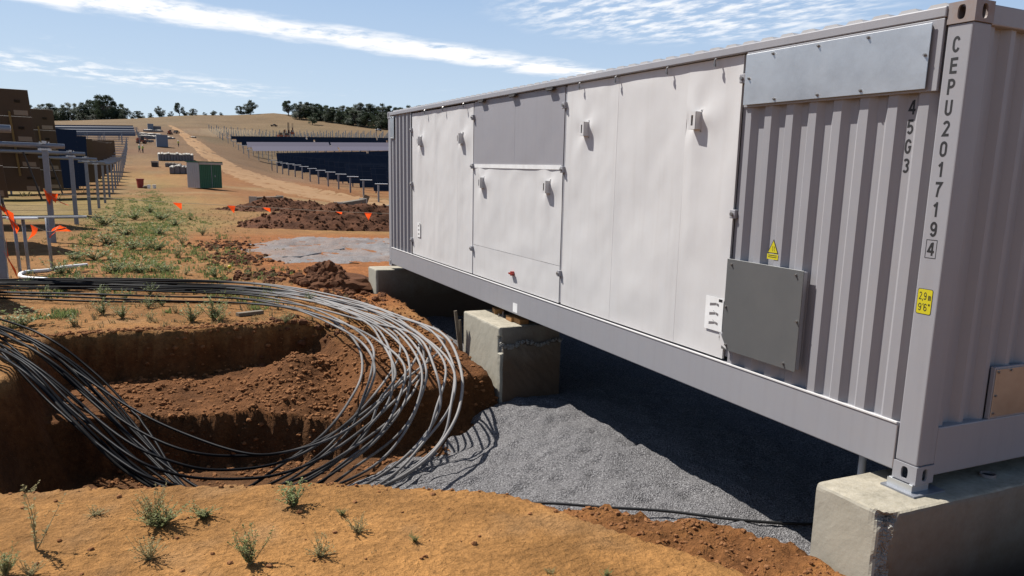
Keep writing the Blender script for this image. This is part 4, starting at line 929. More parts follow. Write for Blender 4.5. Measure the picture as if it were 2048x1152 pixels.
# flexible white pipe on the ground
pts = [spot(x, y, .03) for x, y in ((175, 533), (130, 537), (95, 543), (60, 546), (43, 550), (42, 556), (60, 560), (95, 562))]
m = MB(); m.tube(catmull(pts, 6), .038, 8); tag(m.build('white_hose', M_WHITE, smooth=True), 'white hose curled on the ground at the foot of the stand', 'hose')

# ------------------------------------------------------------------ solar trackers
def tracker(xe, y, xl, face=1, tilt=60, front=M_NAVY, back=M_BACK, hp=2.72, label='', group='', ncol=0, gap=.85, step=6.2, half=2.0, panel=True, pw=.15, tube=True, off=.5, pmat=None):
    """row of piles with a torque tube along x; xe: end pile, xl: the other end (either side). face=1: glass looks +y (backs towards us)"""
    sg = 1 if xl > xe else -1; g0, g1 = gh(xe, y), gh(xl, y); zl = lambda x: g0+(g1-g0)*(x-xe)/(xl-xe)+hp
    e = empty('solar_tracker', (xe, y, g0), 0, label, 'solar tracker', group)
    inv = Vector((xe, y, g0))
    def add(m, name, mt, par=None, smooth=False):
        o = m.build(name, mt, par or e, smooth)
        for v in o.data.vertices: v.co -= inv
        return o
    n = int(abs(xl-xe)/step)+1
    for k in range(n):
        x = xe+sg*k*step; zg = gh(x, y)-.2; zt = zl(x)-.05; m = MB(); w = pw/2; t = .012; d = .075
        m.box(x-w, x+w, y-d, y-d+t, zg, zt); m.box(x-w, x-w+t, y-d+t, y+d, zg, zt); m.box(x+w-t, x+w, y-d+t, y+d, zg, zt); m.box(x-.05, x+.05, y-d-.004, y-d, zt-.35, zt-.1)
        p_ = add(m, 'pile', pmat or M_GALV)
        if k < 2 and y < 60:
            m = MB(); m.box(x-.16, x+.16, y-.11, y+.11, zt-.02, zt+.03); m.tube([(x-.11, y, zt), (x-.11, y, zt+.22)], .02, 6); m.tube([(x+.11, y, zt), (x+.11, y, zt+.22)], .02, 6)
            m.box(x-.05, x+.05, y-.13, y+.13, zt+.16, zt+.24); add(m, 'bearing', M_STEELP, p_)
    if tube: m = MB(); m.tube([(xe-sg*off, y, zl(xe-sg*off)+.06), (xl, y, zl(xl)+.06)], .07, 10); add(m, 'torque_tube', M_GALV, smooth=True)
    if panel:
        th = R(tilt); V = Vector((0, -math.cos(th)*face, math.sin(th))); N_ = Vector((0, -math.sin(th), -math.cos(th)*face)) if face == 1 else Vector((0, -math.sin(th), math.cos(th)))
        xs_ = xe+sg*gap
        def PT(x, v, n): return Vector((x, y, zl(x)+(.3 if ncol else .1))) + V*v + N_*(n-.22*(1 if face == 1 else -1))
        def slab(m, xa, xb, va, vb, na, nb):
            vs = [PT(a, b, c) for c in (na, nb) for b in (va, vb) for a in (xa, xb)]
            m.add(vs, [(0, 1, 3, 2), (4, 6, 7, 5), (0, 4, 5, 1), (2, 3, 7, 6), (0, 2, 6, 4), (1, 5, 7, 3)])
        mw = 2.0; nc = int(abs(xl-xs_)/mw); vis = back if face == 1 else front
        for c in range(min(ncol, nc)):
            for r in range(4):
                xa, xb = xs_+sg*c*mw, xs_+sg*(c+1)*mw-sg*.012; va = -half+r*half/2; m = MB(); slab(m, xa, xb, va+.006, va+half/2-.006, 0, .012); md = add(m, 'solar_module', vis)
                if face == 1 and c < 2:
                    m = MB(); slab(m, xa+sg*.30, xa+sg*.48, va+.58, va+.68, .012, .035); add(m, 'junction_box', M_JB, md)
                    m = MB(); slab(m, xa+sg*.10, xa+sg*.55, va+.06, va+.26, .0125, .0135); add(m, 'module_label', M_LABEL, md)
            if face == 1:
                m = MB(); xr = xs_+sg*(c*mw+.66); slab(m, xr, xr+sg*.07, -half*.66, half*.60, .013, .07); add(m, 'purlin', M_RAIL)
        if nc > ncol:
            x_a = xs_+sg*ncol*mw; seg = 24.0 if y > 90 else 200.; q_ = random.Random(int(y*10)); V0, N0 = V, N_
            while abs(xl-x_a) > 1:
                x_b = x_a+sg*min(seg-.5, abs(xl-x_a)); th = R(tilt+(q_.uniform(-7, 5) if seg < 100 else 0))
                V = Vector((0, -math.cos(th)*face, math.sin(th))); N_ = Vector((0, -math.sin(th), -math.cos(th)*face)) if face == 1 else Vector((0, -math.sin(th), math.cos(th)))
                m = MB(); slab(m, x_a, x_b, -half, half, 0, .012); add(m, 'panel_table', vis); x_a = x_b+sg*.5
        if face == 1 and ncol: m = MB(); m.tube([Vector((xs_+sg*.4, y-.25, zl(xs_)+.05)), Vector((xs_-sg*.05, y-.12, zl(xs_)-1.75))], .035, 6); add(m, 'damper', M_MDARK)
    return e
PITCH_L = 9.75; LX = -6.68
GL_ = 'solar trackers left of the track'
names = ['nearest', 'second nearest', 'third nearest']
tracker(LX, 14.7, -30, 1, label='bare tube end of the nearest tracker row at the left edge of the photo', group=GL_, ncol=0, gap=1.2, hp=2.75, off=.35, half=2.2)
for k in range(1, 4):
    tracker(LX, 14.7+PITCH_L*k, -32, 1, label='tracker row with brown panel backs, %s of the three tall ones at left' % names[k-1], group=GL_, ncol=4, gap=1.15, half=2.2)
tracker(LX, 14.7+PITCH_L*4, -34, -1, label='tracker row tilted to show dark navy glass, nearer of two at left', group=GL_, gap=.9)
tracker(LX, 14.7+PITCH_L*5, -36, -1, label='tracker row tilted to show dark navy glass, farther of two at left', group=GL_, gap=.9)
for k in range(6, 14):
    tracker(LX, 14.7+PITCH_L*k, -38, 1, label='small distant tracker row with brown panel backs beyond the navy ones', group='brown backed tracker rows in the left distance', gap=.9, step=8)
for k in range(14, 21):
    tracker(LX, 14.7+PITCH_L*k, -48, 1, panel=False, label='distant bare row of piles and torque tube without panels, left of the track', group='bare tracker frames in the left distance', step=5)
for k in range(7):
    y = 252+9*k; xe_ = at(277-.8*k, 258, y=y).x
    tracker(xe_, y, xe_-90, -1, 30 if k % 2 else 62, M_GREYG, hp=1.7, label='far grey tracker row on the slope below the left trees', group='far grey tracker rows on the left slope', step=5, half=.6, pmat=M_GALVP)
for k in range(2):
    y = 232+9*k; tracker(at(277, 258, y=y).x, y, -110, 1, panel=False, label='far bare pile row in front of the grey rows on the left slope', group='far bare pile rows on the left slope', step=4)
GR = 'navy tracker rows right of the track'
for k in range(13):
    y = 112.5+8.8*k; lb = 'navy tracker row behind the spoil heap, among identical rows right of the track'
    if k == 0: lb = 'navy tracker row nearest the container, the first of the rows right of the track'
    if k == 12: lb = 'navy tracker row whose left end stands farthest up the track'
    tracker(26.2, y, 100, -1, 62, M_NAVYG, hp=2.5, label=lb, group=GR, gap=1.3, step=6.5, pw=.24, off=.5)
for k in range(5):
    y = 238+11*k; xl_ = at((498, 488, 478, 468, 458)[k], 320, y=y).x
    tracker(xl_, y, 140, -1, 28 if k < 2 else 62, M_PURP if k < 2 else M_NAVY, hp=2.3 if k < 2 else 1.6, half=1.5 if k < 2 else .55, label='far %s tracker row above the navy field' % ('purple grey tilted' if k < 2 else 'thin dark'), group='far tracker rows above the navy field', step=2.6, gap=1, pmat=M_GALVP, pw=.2)
# loose piles driven in rows behind them
proto = None; cnt = 0
for k in range(7):
    y = 292+8*k; xa = at(446-4*k, 310, y=y).x
    for i in range(30):
        x = xa+i*2.6+random.uniform(-.2, .2)
        if proto is None:
            m = MB(); m.box(-.15, .15, -.08, -.065, -.2, 2.3); m.box(-.15, -.135, -.065, .08, -.2, 2.3); m.box(.135, .15, -.065, .08, -.2, 2.3); o = proto = m.build('steel_pile', M_GALVP)
            tag(o, 'bare steel pile standing in the far pile field on the hillside', 'pile', 'bare piles on the hillside')
        else: o = proto.copy(); col.objects.link(o)
        o.location = (x, y, gh(x, y)); cnt += 1

# ------------------------------------------------------------------ bunting
def bunting(pts, flags, label, r=.006, fl=.22):
    e = empty('bunting', pts[0], 0, label, 'bunting'); o0 = Vector(pts[0]); pp = catmull(pts, 12)
    m = MB(); m.tube([p-o0 for p in pp], r, 5); m.build('string', M_STRING, e)
    for f in flags:
        k = f[0]*(len(pp)-1); i = min(int(k), len(pp)-2); p = pp[i].lerp(pp[i+1], k-i)-o0; d = (pp[i+1]-pp[i]).normalized(); s = fl*f[1]; sw = f[2]; side = Vector((-d.y, d.x, 0))
        drop = (Vector((0, 0, -1))*math.cos(sw)+side*math.sin(sw)+d*f[3]).normalized(); vs = []; n = 5
        for j in range(n+1):
            t = j/n; w = (1-t)*s*.5; c = p+drop*(s*1.05*t)+side*(.03*math.sin(t*5+f[0]*30))
            vs += [c-d*w, c+side*(.02*math.sin(f[0]*50+t*3)), c+d*w]
        m = MB(); m.add(vs, [(3*j+a, 3*j+a+1, 3*j+a+4, 3*j+a+3) for j in range(n) for a in (0, 1)]); m.build('flag', M_ORANGE, e, smooth=True)
y1 = 14.7+PITCH_L
A = at(96, 386, y=y1-.1); 
def aty(px, py, y): return at(px, py, y=y)
bunting([A, aty(230, 397, 24.2), aty(345, 405, 24), aty(500, 413, 23.6), aty(650, 422, 23.2), aty(780, 427, 23), aty(900, 429, 23)],
        [(.01, 1.3, .3, .2), (.345, 1.15, .5, .35), (.46, 1.1, .2, .3), (.535, 1.1, .8, .5), (.70, 1.0, 1.1, .5), (.775, 1.1, .1, .1)], 'long line of orange triangular flags strung from a pile across the spoil heap')
A0 = at(2, 412, y=14.6); S0 = at(52, 452, y=15)
bunting([at(-60, 400, y=14.4), A0, at(22, 440, y=14.6), at(45, 452, y=14.9)], [(.36, 1.3, .9, .9), (.45, 1.0, 1.2, .3), (.52, 1.2, .6, 1.1), (.6, .9, 1.0, .8), (.72, .9, .3, 1.2)], 'tangle of orange flags wrapped round the pile at the left edge', fl=.30)
bunting([at(60, 448, y=15.1), at(90, 462, y=15.6), at(108, 462, y=16.2), at(120, 452, y=16.6), at(142, 462, y=17)], [(.08, 1.2, .3, -.3), (.55, 1.0, .6, .4), (.8, 1.3, 1.2, .2), (.95, 1.0, 1.3, -.4)], 'short crumpled run of orange flags hanging beside the galvanised stand', fl=.22)
bunting([at(-30, 470, y=14.5), at(8, 478, y=14.5), at(14, 510, y=14.4), at(20, 522, y=14.4)], [(.45, 1.3, .2, .6), (.93, 1.5, 1.2, 1.2)], 'two orange flags hanging low on the pile at the left edge', fl=.26)
bunting([at(93, 384, y=y1-.15), at(108, 395, y=y1-.3), at(122, 404, y=y1-.5)], [(.05, 1.6, .2, 0), (.5, 1.2, .9, 1), (.95, 1.1, 1.2, .6)], 'bunch of orange flags knotted round the second pile', fl=.22)

# ------------------------------------------------------------------ yard objects up the track
e = empty('storage_shed', spot(401, 378), R(33), 'green steel storage shed with a pale grey side standing on bare earth', 'shed')
d0 = (spot(382, 376)-Vector(CAM)).length; k_ = d0/FPX; w1, w2 = 34*k_, 45*k_; hs = 46*k_
m = MB()
for k in range(12): m.box(.05+w2*k/12, .05+w2*(k+.5)/12, -.03, .0, .1, hs-.05)
m.box(.0, w2, .0, w1, .08, hs); o = m.build('body', M_GREEN, e)
m = MB(); m.box(-.04, 0, .02, w1-.02, .1, hs-.03)
for k in range(6): m.box(-.06, -.04, .05+k*w1/6, .05+(k+.5)*w1/6, .1, hs-.05)
m.build('side_wall', M_WHT2, e); m = MB(); m.box(-.12, w2+.1, -.12, w1+.1, hs, hs+.10); m.build('roof', M_GREEN, e)
m = MB(); m.box(-.12, w2+.1, -.135, -.125, hs-.22, hs-.0); m.build('fascia', M_CREAM, e); m = MB(); m.box(w2*.52, w2*.54, -.05, -.03, .2, hs-.2); m.build('door_bar', M_GALV, e); m = MB(); m.box(w2*.66, w2*.70, -.06, -.03, hs*.45, hs*.52); m.build('handle', M_GALV, e)
def cabin(px, py, w, h, label, mt, rz=0, dpx=None, cat='site container'):
    P0 = spot(px, py); k_ = (P0-Vector(CAM)).length/FPX; w *= k_; h *= k_
    e = empty('site_container', P0, rz, label, cat, 'site containers up the track'); m = MB(); m.box(0, w, 0, w*1.6, .1, h)
    for k in range(8): m.box(w*(k+.2)/8, w*(k+.7)/8, -.03, 0, .2, h-.15)
    m.build('body', mt, e); m = MB(); m.box(-.06, 0, -.04, w*1.6, .05, h+.04); m.build('side_wall', M_WHT2, e); m = MB(); m.box(-.05, w+.05, -.05, w*1.6+.05, h, h+.08); m.build('roof', M_WHT2, e)
cabin(314, 294, 18, 21, 'blue grey site container standing beside the long pallet stacks up the track', M_BLUEG)
cabin(296, 263, 9, 13, 'small far blue grey site container near the top of the track', M_BLUEG)
cabin(305, 263, 14, 9, 'low dark site container right of the far blue grey one', M_SIDE)
def stack(x0, x1, yb, hpx, label, n, depth=1.6, wrap=M_CREAM, side=M_SIDE):
    A, B = spot(x0, yb), spot(x1, yb); d = B-A; ln = math.hypot(d.x, d.y); k_ = ((A+B)/2-Vector(CAM)).length/FPX; h = hpx*k_
    e = empty('pallet_row', A, math.atan2(d.y, d.x), label, 'pallets', 'rows of wrapped pallets up the track')
    for i in range(n):
        a, b = ln*i/n+.04, ln*(i+1)/n-.04; hh = h*random.uniform(.72, .86); m = MB(); m.box(a, b, 0, depth, .15, hh); s_ = m.build('cartons', side, e)
        m = MB(); nx, ny = 6, 5; vs = []
        for j in range(ny+1):
            for q in range(nx+1):
                ed = q in (0, nx) or j in (0, ny)
                vs.append((a-.05+(b-a+.1)*q/nx, -.06+(depth+.12)*j/ny, hh+(-.12*random.random()*hh if ed else random.uniform(.02, .20)*h)))
        m.add(vs, [(j*(nx+1)+q, j*(nx+1)+q+1, (j+1)*(nx+1)+q+1, (j+1)*(nx+1)+q) for j in range(ny) for q in range(nx)]); m.build('wrap', wrap, s_)
        m = MB(); m.box(a, b, .05, depth-.05, 0, .145); m.build('pallet', M_STAKE, s_)
stack(317, 388, 322, 16, 'long row of pallets under crumpled cream wrapping, left of the dirt road', 12, 3.5)
stack(339, 392, 348, 17, 'grey sided pallet row with cream tops reaching behind the green shed', 5, 3.0)
stack(330, 363, 334, 8, 'low dark pallet row between the two cream topped rows', 5, 2.0, M_STAKE)
stack(293, 351, 278, 7, 'far cream topped pallet row behind the blue grey container', 9, 3.0)
stack(289, 324, 272, 6, 'far cream pallet row, second from the top of the track', 6, 3.0)
stack(299, 326, 264, 5, 'farthest cream pallet row at the top of the track', 5, 3.0)
stack(291, 308, 284, 5, 'short low pallet row left of the blue grey container', 3, 2.5, M_STAKE)
P0 = spot(303, 334); k_ = (P0-Vector(CAM)).length/FPX; e = empty('generator_box', P0, R(-10), 'small black box with a cream lid alone on the earth left of the pallets', 'box')
m = MB(); m.box(0, 10*k_, 0, 1.2, .05, 8*k_); m.build('body', M_JB, e); m = MB(); m.box(-.05, 10.2*k_, -.05, 1.3, 8*k_, 8*k_+.25); m.build('lid', M_CREAM, e)
P0 = spot(281, 376); k_ = (P0-Vector(CAM)).length/FPX; e = empty('red_bin', P0, R(10), 'red plastic bin standing in the grass beside the tracker piles', 'bin')
m = MB(); w = 5.2*k_; h = 15*k_; n = 4
m.add([(-w*.8, -w*.8, 0), (w*.8, -w*.8, 0), (w*.8, w*.8, 0), (-w*.8, w*.8, 0), (-w, -w, h), (w, -w, h), (w, w, h), (-w, w, h)], [(0, 3, 2, 1), (0, 1, 5, 4), (1, 2, 6, 5), (2, 3, 7, 6), (3, 0, 4, 7)]); m.build('body', M_RED, e)
m = MB(); m.box(-w*1.15, w*1.15, -w*1.15, w*1.15, h, h+.07); m.build('lid', M_RED, e)
for px, lb in ((291, 'brown sack beside the red bin'), (298, 'white bucket between the sack and the last box near the red bin'), (309, 'white tub farthest right of the red bin')):
    P0 = spot(px, 377); e = empty('bucket' if px > 292 else 'sack', P0, 0, lb, 'bucket' if px > 292 else 'sack'); m = MB(); r = .17 if px > 292 else .2
    if px > 292: m.tube([(0, 0, 0), (0, 0, .02), (0, 0, .34), (0, 0, .35)], [r*.8, r*.85, r, r*.95], 12); m.build('tub', M_WHITE, e, smooth=False); m = MB(); m.cyl((0, 0, .35), (0, 0, .39), r*1.05, 12); m.build('lid', M_WHITE, e)
    else: m.blob((0, 0, .16), r, 2, (1.2, 1, .8), .08); m.build('body', M_STAKE, e, smooth=True)

# people: one skinned surface each
def person(px, py, label, shirt, pants, pose=0, rz=0, hpx=12.5):
    P0 = spot(px, py); e = empty('person', P0, rz, label, 'person', 'site workers'); k_ = (P0-Vector(CAM)).length/FPX; S = min(1.06, max(.94, hpx*k_/1.75))
    J_ = {'pel': (0, 0, .95, .13), 'wst': (0, 0, 1.08, .125), 'chs': (0, .02, 1.32, .15), 'nck': (0, .02, 1.48, .06), 'hd0': (0, .0, 1.56, .07), 'hd': (0, -.01, 1.66, .10), 'hd2': (0, 0, 1.74, .07),
          'shL': (-.18, .02, 1.42, .07), 'elL': (-.24, -.05*pose, 1.15, .05), 'wrL': (-.22, -.22-.1*pose, .98+.12*pose, .035), 'haL': (-.22, -.30-.1*pose, .95+.12*pose, .04),
          'shR': (.18, .02, 1.42, .07), 'elR': (.26, .02, 1.15, .05), 'wrR': (.27, -.12, .92, .035), 'haR': (.27, -.16, .84, .04),
          'hpL': (-.10, 0, .88, .10), 'knL': (-.12, -.04, .50, .07), 'anL': (-.13, .02+.1*pose, .10, .05), 'ftL': (-.14, -.14+.1*pose, .04, .045),
          'hpR': (.10, 0, .88, .10), 'knR': (.13, -.05, .50, .07), 'anR': (.14, .02-.1*pose, .10, .05), 'ftR': (.15, -.14-.1*pose, .04, .045)}
    E_ = [('pel', 'wst'), ('wst', 'chs'), ('chs', 'nck'), ('nck', 'hd0'), ('hd0', 'hd'), ('hd', 'hd2'), ('chs', 'shL'), ('shL', 'elL'), ('elL', 'wrL'), ('wrL', 'haL'), ('chs', 'shR'), ('shR', 'elR'), ('elR', 'wrR'), ('wrR', 'haR'),
          ('pel', 'hpL'), ('hpL', 'knL'), ('knL', 'anL'), ('anL', 'ftL'), ('pel', 'hpR'), ('hpR', 'knR'), ('knR', 'anR'), ('anR', 'ftR')]
    ks = list(J_); me = bpy.data.meshes.new('b'); me.from_pydata([J_[k][:3] for k in ks], [(ks.index(a), ks.index(b)) for a, b in E_], []); o = bpy.data.objects.new('b', me); col.objects.link(o)
    o.modifiers.new('skin', 'SKIN'); me.skin_vertices[0].data[0].use_root = True
    for i, k in enumerate(ks): me.skin_vertices[0].data[i].radius = (J_[k][3],)*2
    sb = o.modifiers.new('sub', 'SUBSURF'); sb.levels = 1; bpy.context.view_layer.update()
    m2 = bpy.data.meshes.new_from_object(o.evaluated_get(bpy.context.evaluated_depsgraph_get())); bpy.data.objects.remove(o)
    m2.materials.clear()
    for mt in (M_SKIN, shirt, pants, M_JB): m2.materials.append(mt)
    for p in m2.polygons:
        z = p.center.z; x = abs(p.center.x); p.material_index = 0 if z > 1.49 or (x > .2 and z < 1.05+.1*pose) else (1 if z > .98 else (3 if z < .12 else 2)); p.use_smooth = True
    b = bpy.data.objects.new('body', m2); link(b, e); e.scale = (S, S, S)
    m = MB(); n = 12; vs = [(0, 0, 1.83)]; fs = []
    for a, (r, z) in enumerate(((.07, 1.81), (.115, 1.76), (.125, 1.70), (.17, 1.695))):
        vs += [(r*math.cos(q*2*math.pi/n), -.01+r*math.sin(q*2*math.pi/n), z) for q in range(n)]
    fs += [(0, 1+(q+1) % n, 1+q) for q in range(n)]+[(1+a*n+q, 1+a*n+(q+1) % n, 1+(a+1)*n+(q+1) % n, 1+(a+1)*n+q) for a in range(3) for q in range(n)]
    m.add(vs, fs); m.build('hard_hat', M_WHITE, e, smooth=True)
M_SKIN = mat('skin', (.45, .27, .18), .6); M_HIV = mat('hi-vis yellow', (.55, .65, .08), .7); M_HIG = mat('hi-vis green', (.15, .50, .25), .7); M_HIO = mat('hi-vis orange', (.8, .2, .05), .7); M_PANT = mat('navy trousers', (.04, .045, .07), .8)
person(279, 305, 'worker in a green shirt standing beside the tracker frames, left of the one in yellow', M_HIG, M_PANT, 1, .6)
person(286, 306, 'worker in a yellow hi-vis shirt and dark trousers beside the tracker frames', M_HIV, M_PANT, 0, -.8)
person(357, 294, 'lone worker in yellow on the bare earth beside the dirt road', M_HIV, M_PANT, 1, 2.2, 10)

# machines
def wheel(e, x, y, r, w):
    t = MB(); t.tube([(x, y-w/2, r), (x, y-w*.35, r), (x, y+w*.35, r), (x, y+w/2, r)], [r*.86, r, r, r*.86], 14); o = t.build('wheel', M_JB, e); h = MB(); h.cyl((x, y-w/2-.02, r), (x, y+w/2+.02, r), r*.45, 10); h.build('rim', M_MACH, o)
def loader(px, py, label, rz, sc=1.):
    P0 = spot(px, py); e = empty('loader', P0, rz, label, 'machine'); e.scale = (sc,)*3
    m = MB(); m.box(-1.6, 1.6, -.7, .7, .6, 1.2); m.box(-1.7, -.4, -.65, .65, 1.2, 1.7); m.build('chassis', M_MACH, e); m = MB(); m.box(-.3, .8, -.6, .3, 1.2, 2.5); m.build('cab', M_MDARK, e)
    m = MB(); m.tube([(-1.4, .5, 1.8), (1.4, .5, 2.0), (2.6, .5, 1.3)], .15, 8); m.build('boom', M_MACH, e); m = MB(); m.box(2.5, 2.7, -.4, .9, .5, 1.4); m.box(2.7, 3.6, -.3, -.2, .5, .6); m.box(2.7, 3.6, .6, .7, .5, .6); m.build('forks', M_MDARK, e)
    for x in (-1.1, 1.1):
        for y in (-.75, .75): wheel(e, x, y, .55, .4)
def rig(px, py, label, rz, mh=6.5, sc=1.):
    P0 = spot(px, py); e = empty('pile_driver', P0, rz, label, 'pile driver', 'pile driving rigs on the hillside'); e.scale = (sc,)*3
    for y in (-.8, .8):
        m = MB(); pts = [(-1.2, y, .12), (1.2, y, .12), (1.45, y, .4), (1.2, y, .7), (-1.2, y, .7), (-1.45, y, .4)]; m.add([(p[0], y-.2, p[2]) for p in pts]+[(p[0], y+.2, p[2]) for p in pts], [tuple(range(6)), tuple(range(11, 5, -1))]+[(k, k+6, (k+1) % 6+6, (k+1) % 6) for k in range(6)]); m.build('track', M_JB, e)
    m = MB(); m.box(-1.5, .8, -.7, .7, .7, 1.7); m.build('engine', M_MACH, e); m = MB(); m.box(-.9, .2, -.6, .5, 1.7, 2.5); m.build('cab', M_MDARK, e)
    m = MB()
    for x, y in ((1.1, -.2), (1.1, .2), (1.35, -.2), (1.35, .2)): m.box(x-.05, x+.05, y-.05, y+.05, .3, mh)
    for z in range(1, int(mh)): m.box(1.05, 1.4, -.25, -.2, z, z+.08)
    m.build('mast', M_MDARK, e); m = MB(); m.box(1.42, 1.75, -.22, .22, 2.6, 3.8); m.build('hammer', M_MACH, e)
loader(283, 287, 'small red telehandler parked beside the bare tracker frames', .3, .72)
loader(340, 269, 'dark machine at the roadside near the top of the track', 1.2, .6)
rig(563, 279, 'pile driver with a low mast, leftmost of the three on the hillside', .4, 3.6)
rig(575, 280, 'orange pile driver with a tall mast, middle of the three on the hillside', 1.0, 6.5)
rig(585, 272, 'pile driver farthest right, its tall mast upright on the hillside', 1.3, 5.6, .9)
def ute(px, py, label, rz, mt=M_WHT2):
    P0 = spot(px, py); e = empty('utility_vehicle', P0, rz, label, 'vehicle', 'vehicles on the hillside'); e.scale = (.62,)*3; m = MB()
    pr = [(-2.5, .5), (2.4, .5), (2.45, .95), (1.5, 1.1), (.9, 1.7), (-.5, 1.75), (-.7, 1.1), (-2.5, 1.1)]; n = len(pr)
    m.add([(a, -.85, b) for a, b in pr]+[(a, .85, b) for a, b in pr], [tuple(range(n)), tuple(range(2*n-1, n-1, -1))]+[(k, k+n, (k+1) % n+n, (k+1) % n) for k in range(n)]); m.build('body', mt, e)
    m = MB(); m.box(-.45, .95, -.86, .86, 1.15, 1.6); m.build('window', M_JB, e)
    for x in (-1.6, 1.5):
        for y in (-.8, .8): wheel(e, x, y, .38, .25)
ute(353, 267, 'dark vehicle driving up the track ahead of its own dust', 1.9, M_MDARK)
stack(386, 393, 276, 3, 'single low pale pallet alone on the bare hillside right of the track', 1, 2.0)
ute(548, 253, 'small vehicle far up the hillside between the pile drivers and the skyline', .1, M_MDARK)
ute(757, 262, 'pale vehicle on the hillside just left of the container top', .1)

# dust behind the vehicle
m = MB(); V_, F_ = ICO[2]; P0 = spot(372, 270)
m.add([Vector((v.x*20+16, v.y*5, v.z*1.6+1.2)) for v in V_], F_); o = m.build('dust_cloud', [], smooth=True) if False else m.build('dust_cloud', M_STRING, smooth=True)
o.location = P0; tag(o, kind='stuff'); dm = bpy.data.materials.new('dust'); dm.use_nodes = True; N, Lk = dm.node_tree.nodes, dm.node_tree.links; N.clear()
out = N.new('ShaderNodeOutputMaterial'); pv = N.new('ShaderNodeVolumePrincipled'); pv.inputs['Color'].default_value = (.80, .62, .40, 1); Lk.new(pv.outputs[0], out.inputs['Volume'])
t = N.new('ShaderNodeTexCoord'); nz = N.new('ShaderNodeTexNoise'); nz.inputs['Scale'].default_value = .16; nz.inputs['Detail'].default_value = 3; Lk.new(t.outputs['Object'], nz.inputs[0])
gr_ = N.new('ShaderNodeSeparateXYZ'); Lk.new(t.outputs['Object'], gr_.inputs[0]); r1 = N.new('ShaderNodeMapRange'); Lk.new(nz.outputs[0], r1.inputs[0]); r1.inputs[1].default_value = .40; r1.inputs[2].default_value = .70; r1.inputs[4].default_value = .13
r2 = N.new('ShaderNodeMapRange'); Lk.new(gr_.outputs[0], r2.inputs[0]); r2.inputs[1].default_value = -8; r2.inputs[2].default_value = 44; r2.inputs[3].default_value = 1; r2.inputs[4].default_value = .1
mm = N.new('ShaderNodeMath'); mm.operation = 'MULTIPLY'; Lk.new(r1.outputs[0], mm.inputs[0]); Lk.new(r2.outputs[0], mm.inputs[1]); Lk.new(mm.outputs[0], pv.inputs['Density'])
o.data.materials.clear(); o.data.materials.append(dm)

# ------------------------------------------------------------------ trees
def tree_proto(seed, wide=1.0, nleaf=2600, mt=M_TREE, low=.22, ncl=30):
    r_ = random.Random(seed); e = empty('tree'); m = MB(); cl = []
    th = r_.uniform(.12, .2); lean = Vector((r_.uniform(-.06, .06), r_.uniform(-.06, .06), 0)); fork = lean*th*3+Vector((0, 0, th))
    m.tube([Vector((0, 0, -.03)), fork*.5, fork], [.035, .026, .024], 7, False)
    for k in range(ncl):
        z = r_.uniform(low, .93); u = (z-low)/(1-low); rad = .42*wide*math.sin(math.pi*min(1, u*.80+.18))**.7*r_.uniform(.25, 1.0)**.6; a = r_.uniform(0, 6.3)
        c = Vector((rad*math.cos(a), rad*math.sin(a), z))+lean*z*3; R_ = r_.uniform(.07, .14)*(1.15 if u < .6 else .85); cl.append((c, R_))
        mid = fork.lerp(c, .5)+Vector((0, 0, -.03)); m.tube([fork, mid, c], [.016, .010, .004], 5, False)
    m.build('trunk', M_BARK, e); c_ = MB()
    for k in range(nleaf):
        t, rad = r_.choice(cl); v = Vector((r_.gauss(0, 1), r_.gauss(0, 1), r_.gauss(0, .75)))
        v = v.normalized()*rad*r_.random()**.35; p = t+v; s = r_.uniform(.010, .023); a = Vector((r_.gauss(0, 1), r_.gauss(0, 1), r_.gauss(0, 1))).normalized(); b = a.orthogonal().normalized()
        c_.add([p-a*s, p+b*s*.6, p+a*s, p-b*s*.6], [(0, 1, 2, 3)])
    c_.build('crown', mt, e); e['_h'] = max(v[2] for v in c_.v); return e
TP = [tree_proto(1, 1.0, 8000, M_TREE, .12, 40), tree_proto(2, 1.1, 9500, M_TREE, .09, 50), tree_proto(3, .7, 5200, M_TREE, .30, 20), tree_proto(5, 1.0, 7000, M_TREE2, .14, 32), tree_proto(8, .95, 6500, M_TREE, .05, 34)]
used = set()
def tree(px, py, hpx, proto, label, group=None, s=None, wd=1.0):
    hpx *= .92
    if s: d = ray(px, py); t = s/(d[0]*syw+d[1]*cyw); P0 = Vector(CAM+d*t); P0.z = gh(P0.x, P0.y)-.1
    else: P0 = spot(px, py)
    base = TP[proto]; hh = hpx*((P0-Vector(CAM)).length/FPX)/base['_h']
    o = base if proto not in used else copy_tree(base); used.add(proto)
    o.location = P0; o.scale = (hh*wd, hh*wd, hh); o.rotation_euler.z = random.uniform(0, 6.3); tag(o, label, 'tree', group)
GT = 'trees at the left end of the skyline'; GF = 'trees of the wood on the right skyline'
tree(197, 0, 46, 1, 'big round dark tree, the tallest on the left skyline', GT, 445, 1.15)
for px, h, p, w in ((62, 30, 0, 1.3), (84, 32, 1, 1.2), (105, 29, 0, 1.3), (124, 33, 3, 1.2), (144, 33, 0, 1.2), (165, 37, 1, 1.1), (178, 36, 0, 1), (218, 30, 3, 1.2), (228, 26, 0, 1.2), (152, 24, 3, 1.4), (92, 24, 3, 1.4), (40, 30, 0, 1.2), (20, 30, 1, 1.2), (206, 30, 0, 1.2)):
    tree(px, 0, h, p, 'dark tree in the thick clump beside the tallest left tree', GT, 450+random.uniform(-6, 6), w)
for px in range(20, 236, 13): tree(px, 0, random.uniform(10, 15), 4, 'low bushy tree filling the foot of the clump on the left skyline', GT, 444+random.uniform(-3, 3), 1.6)
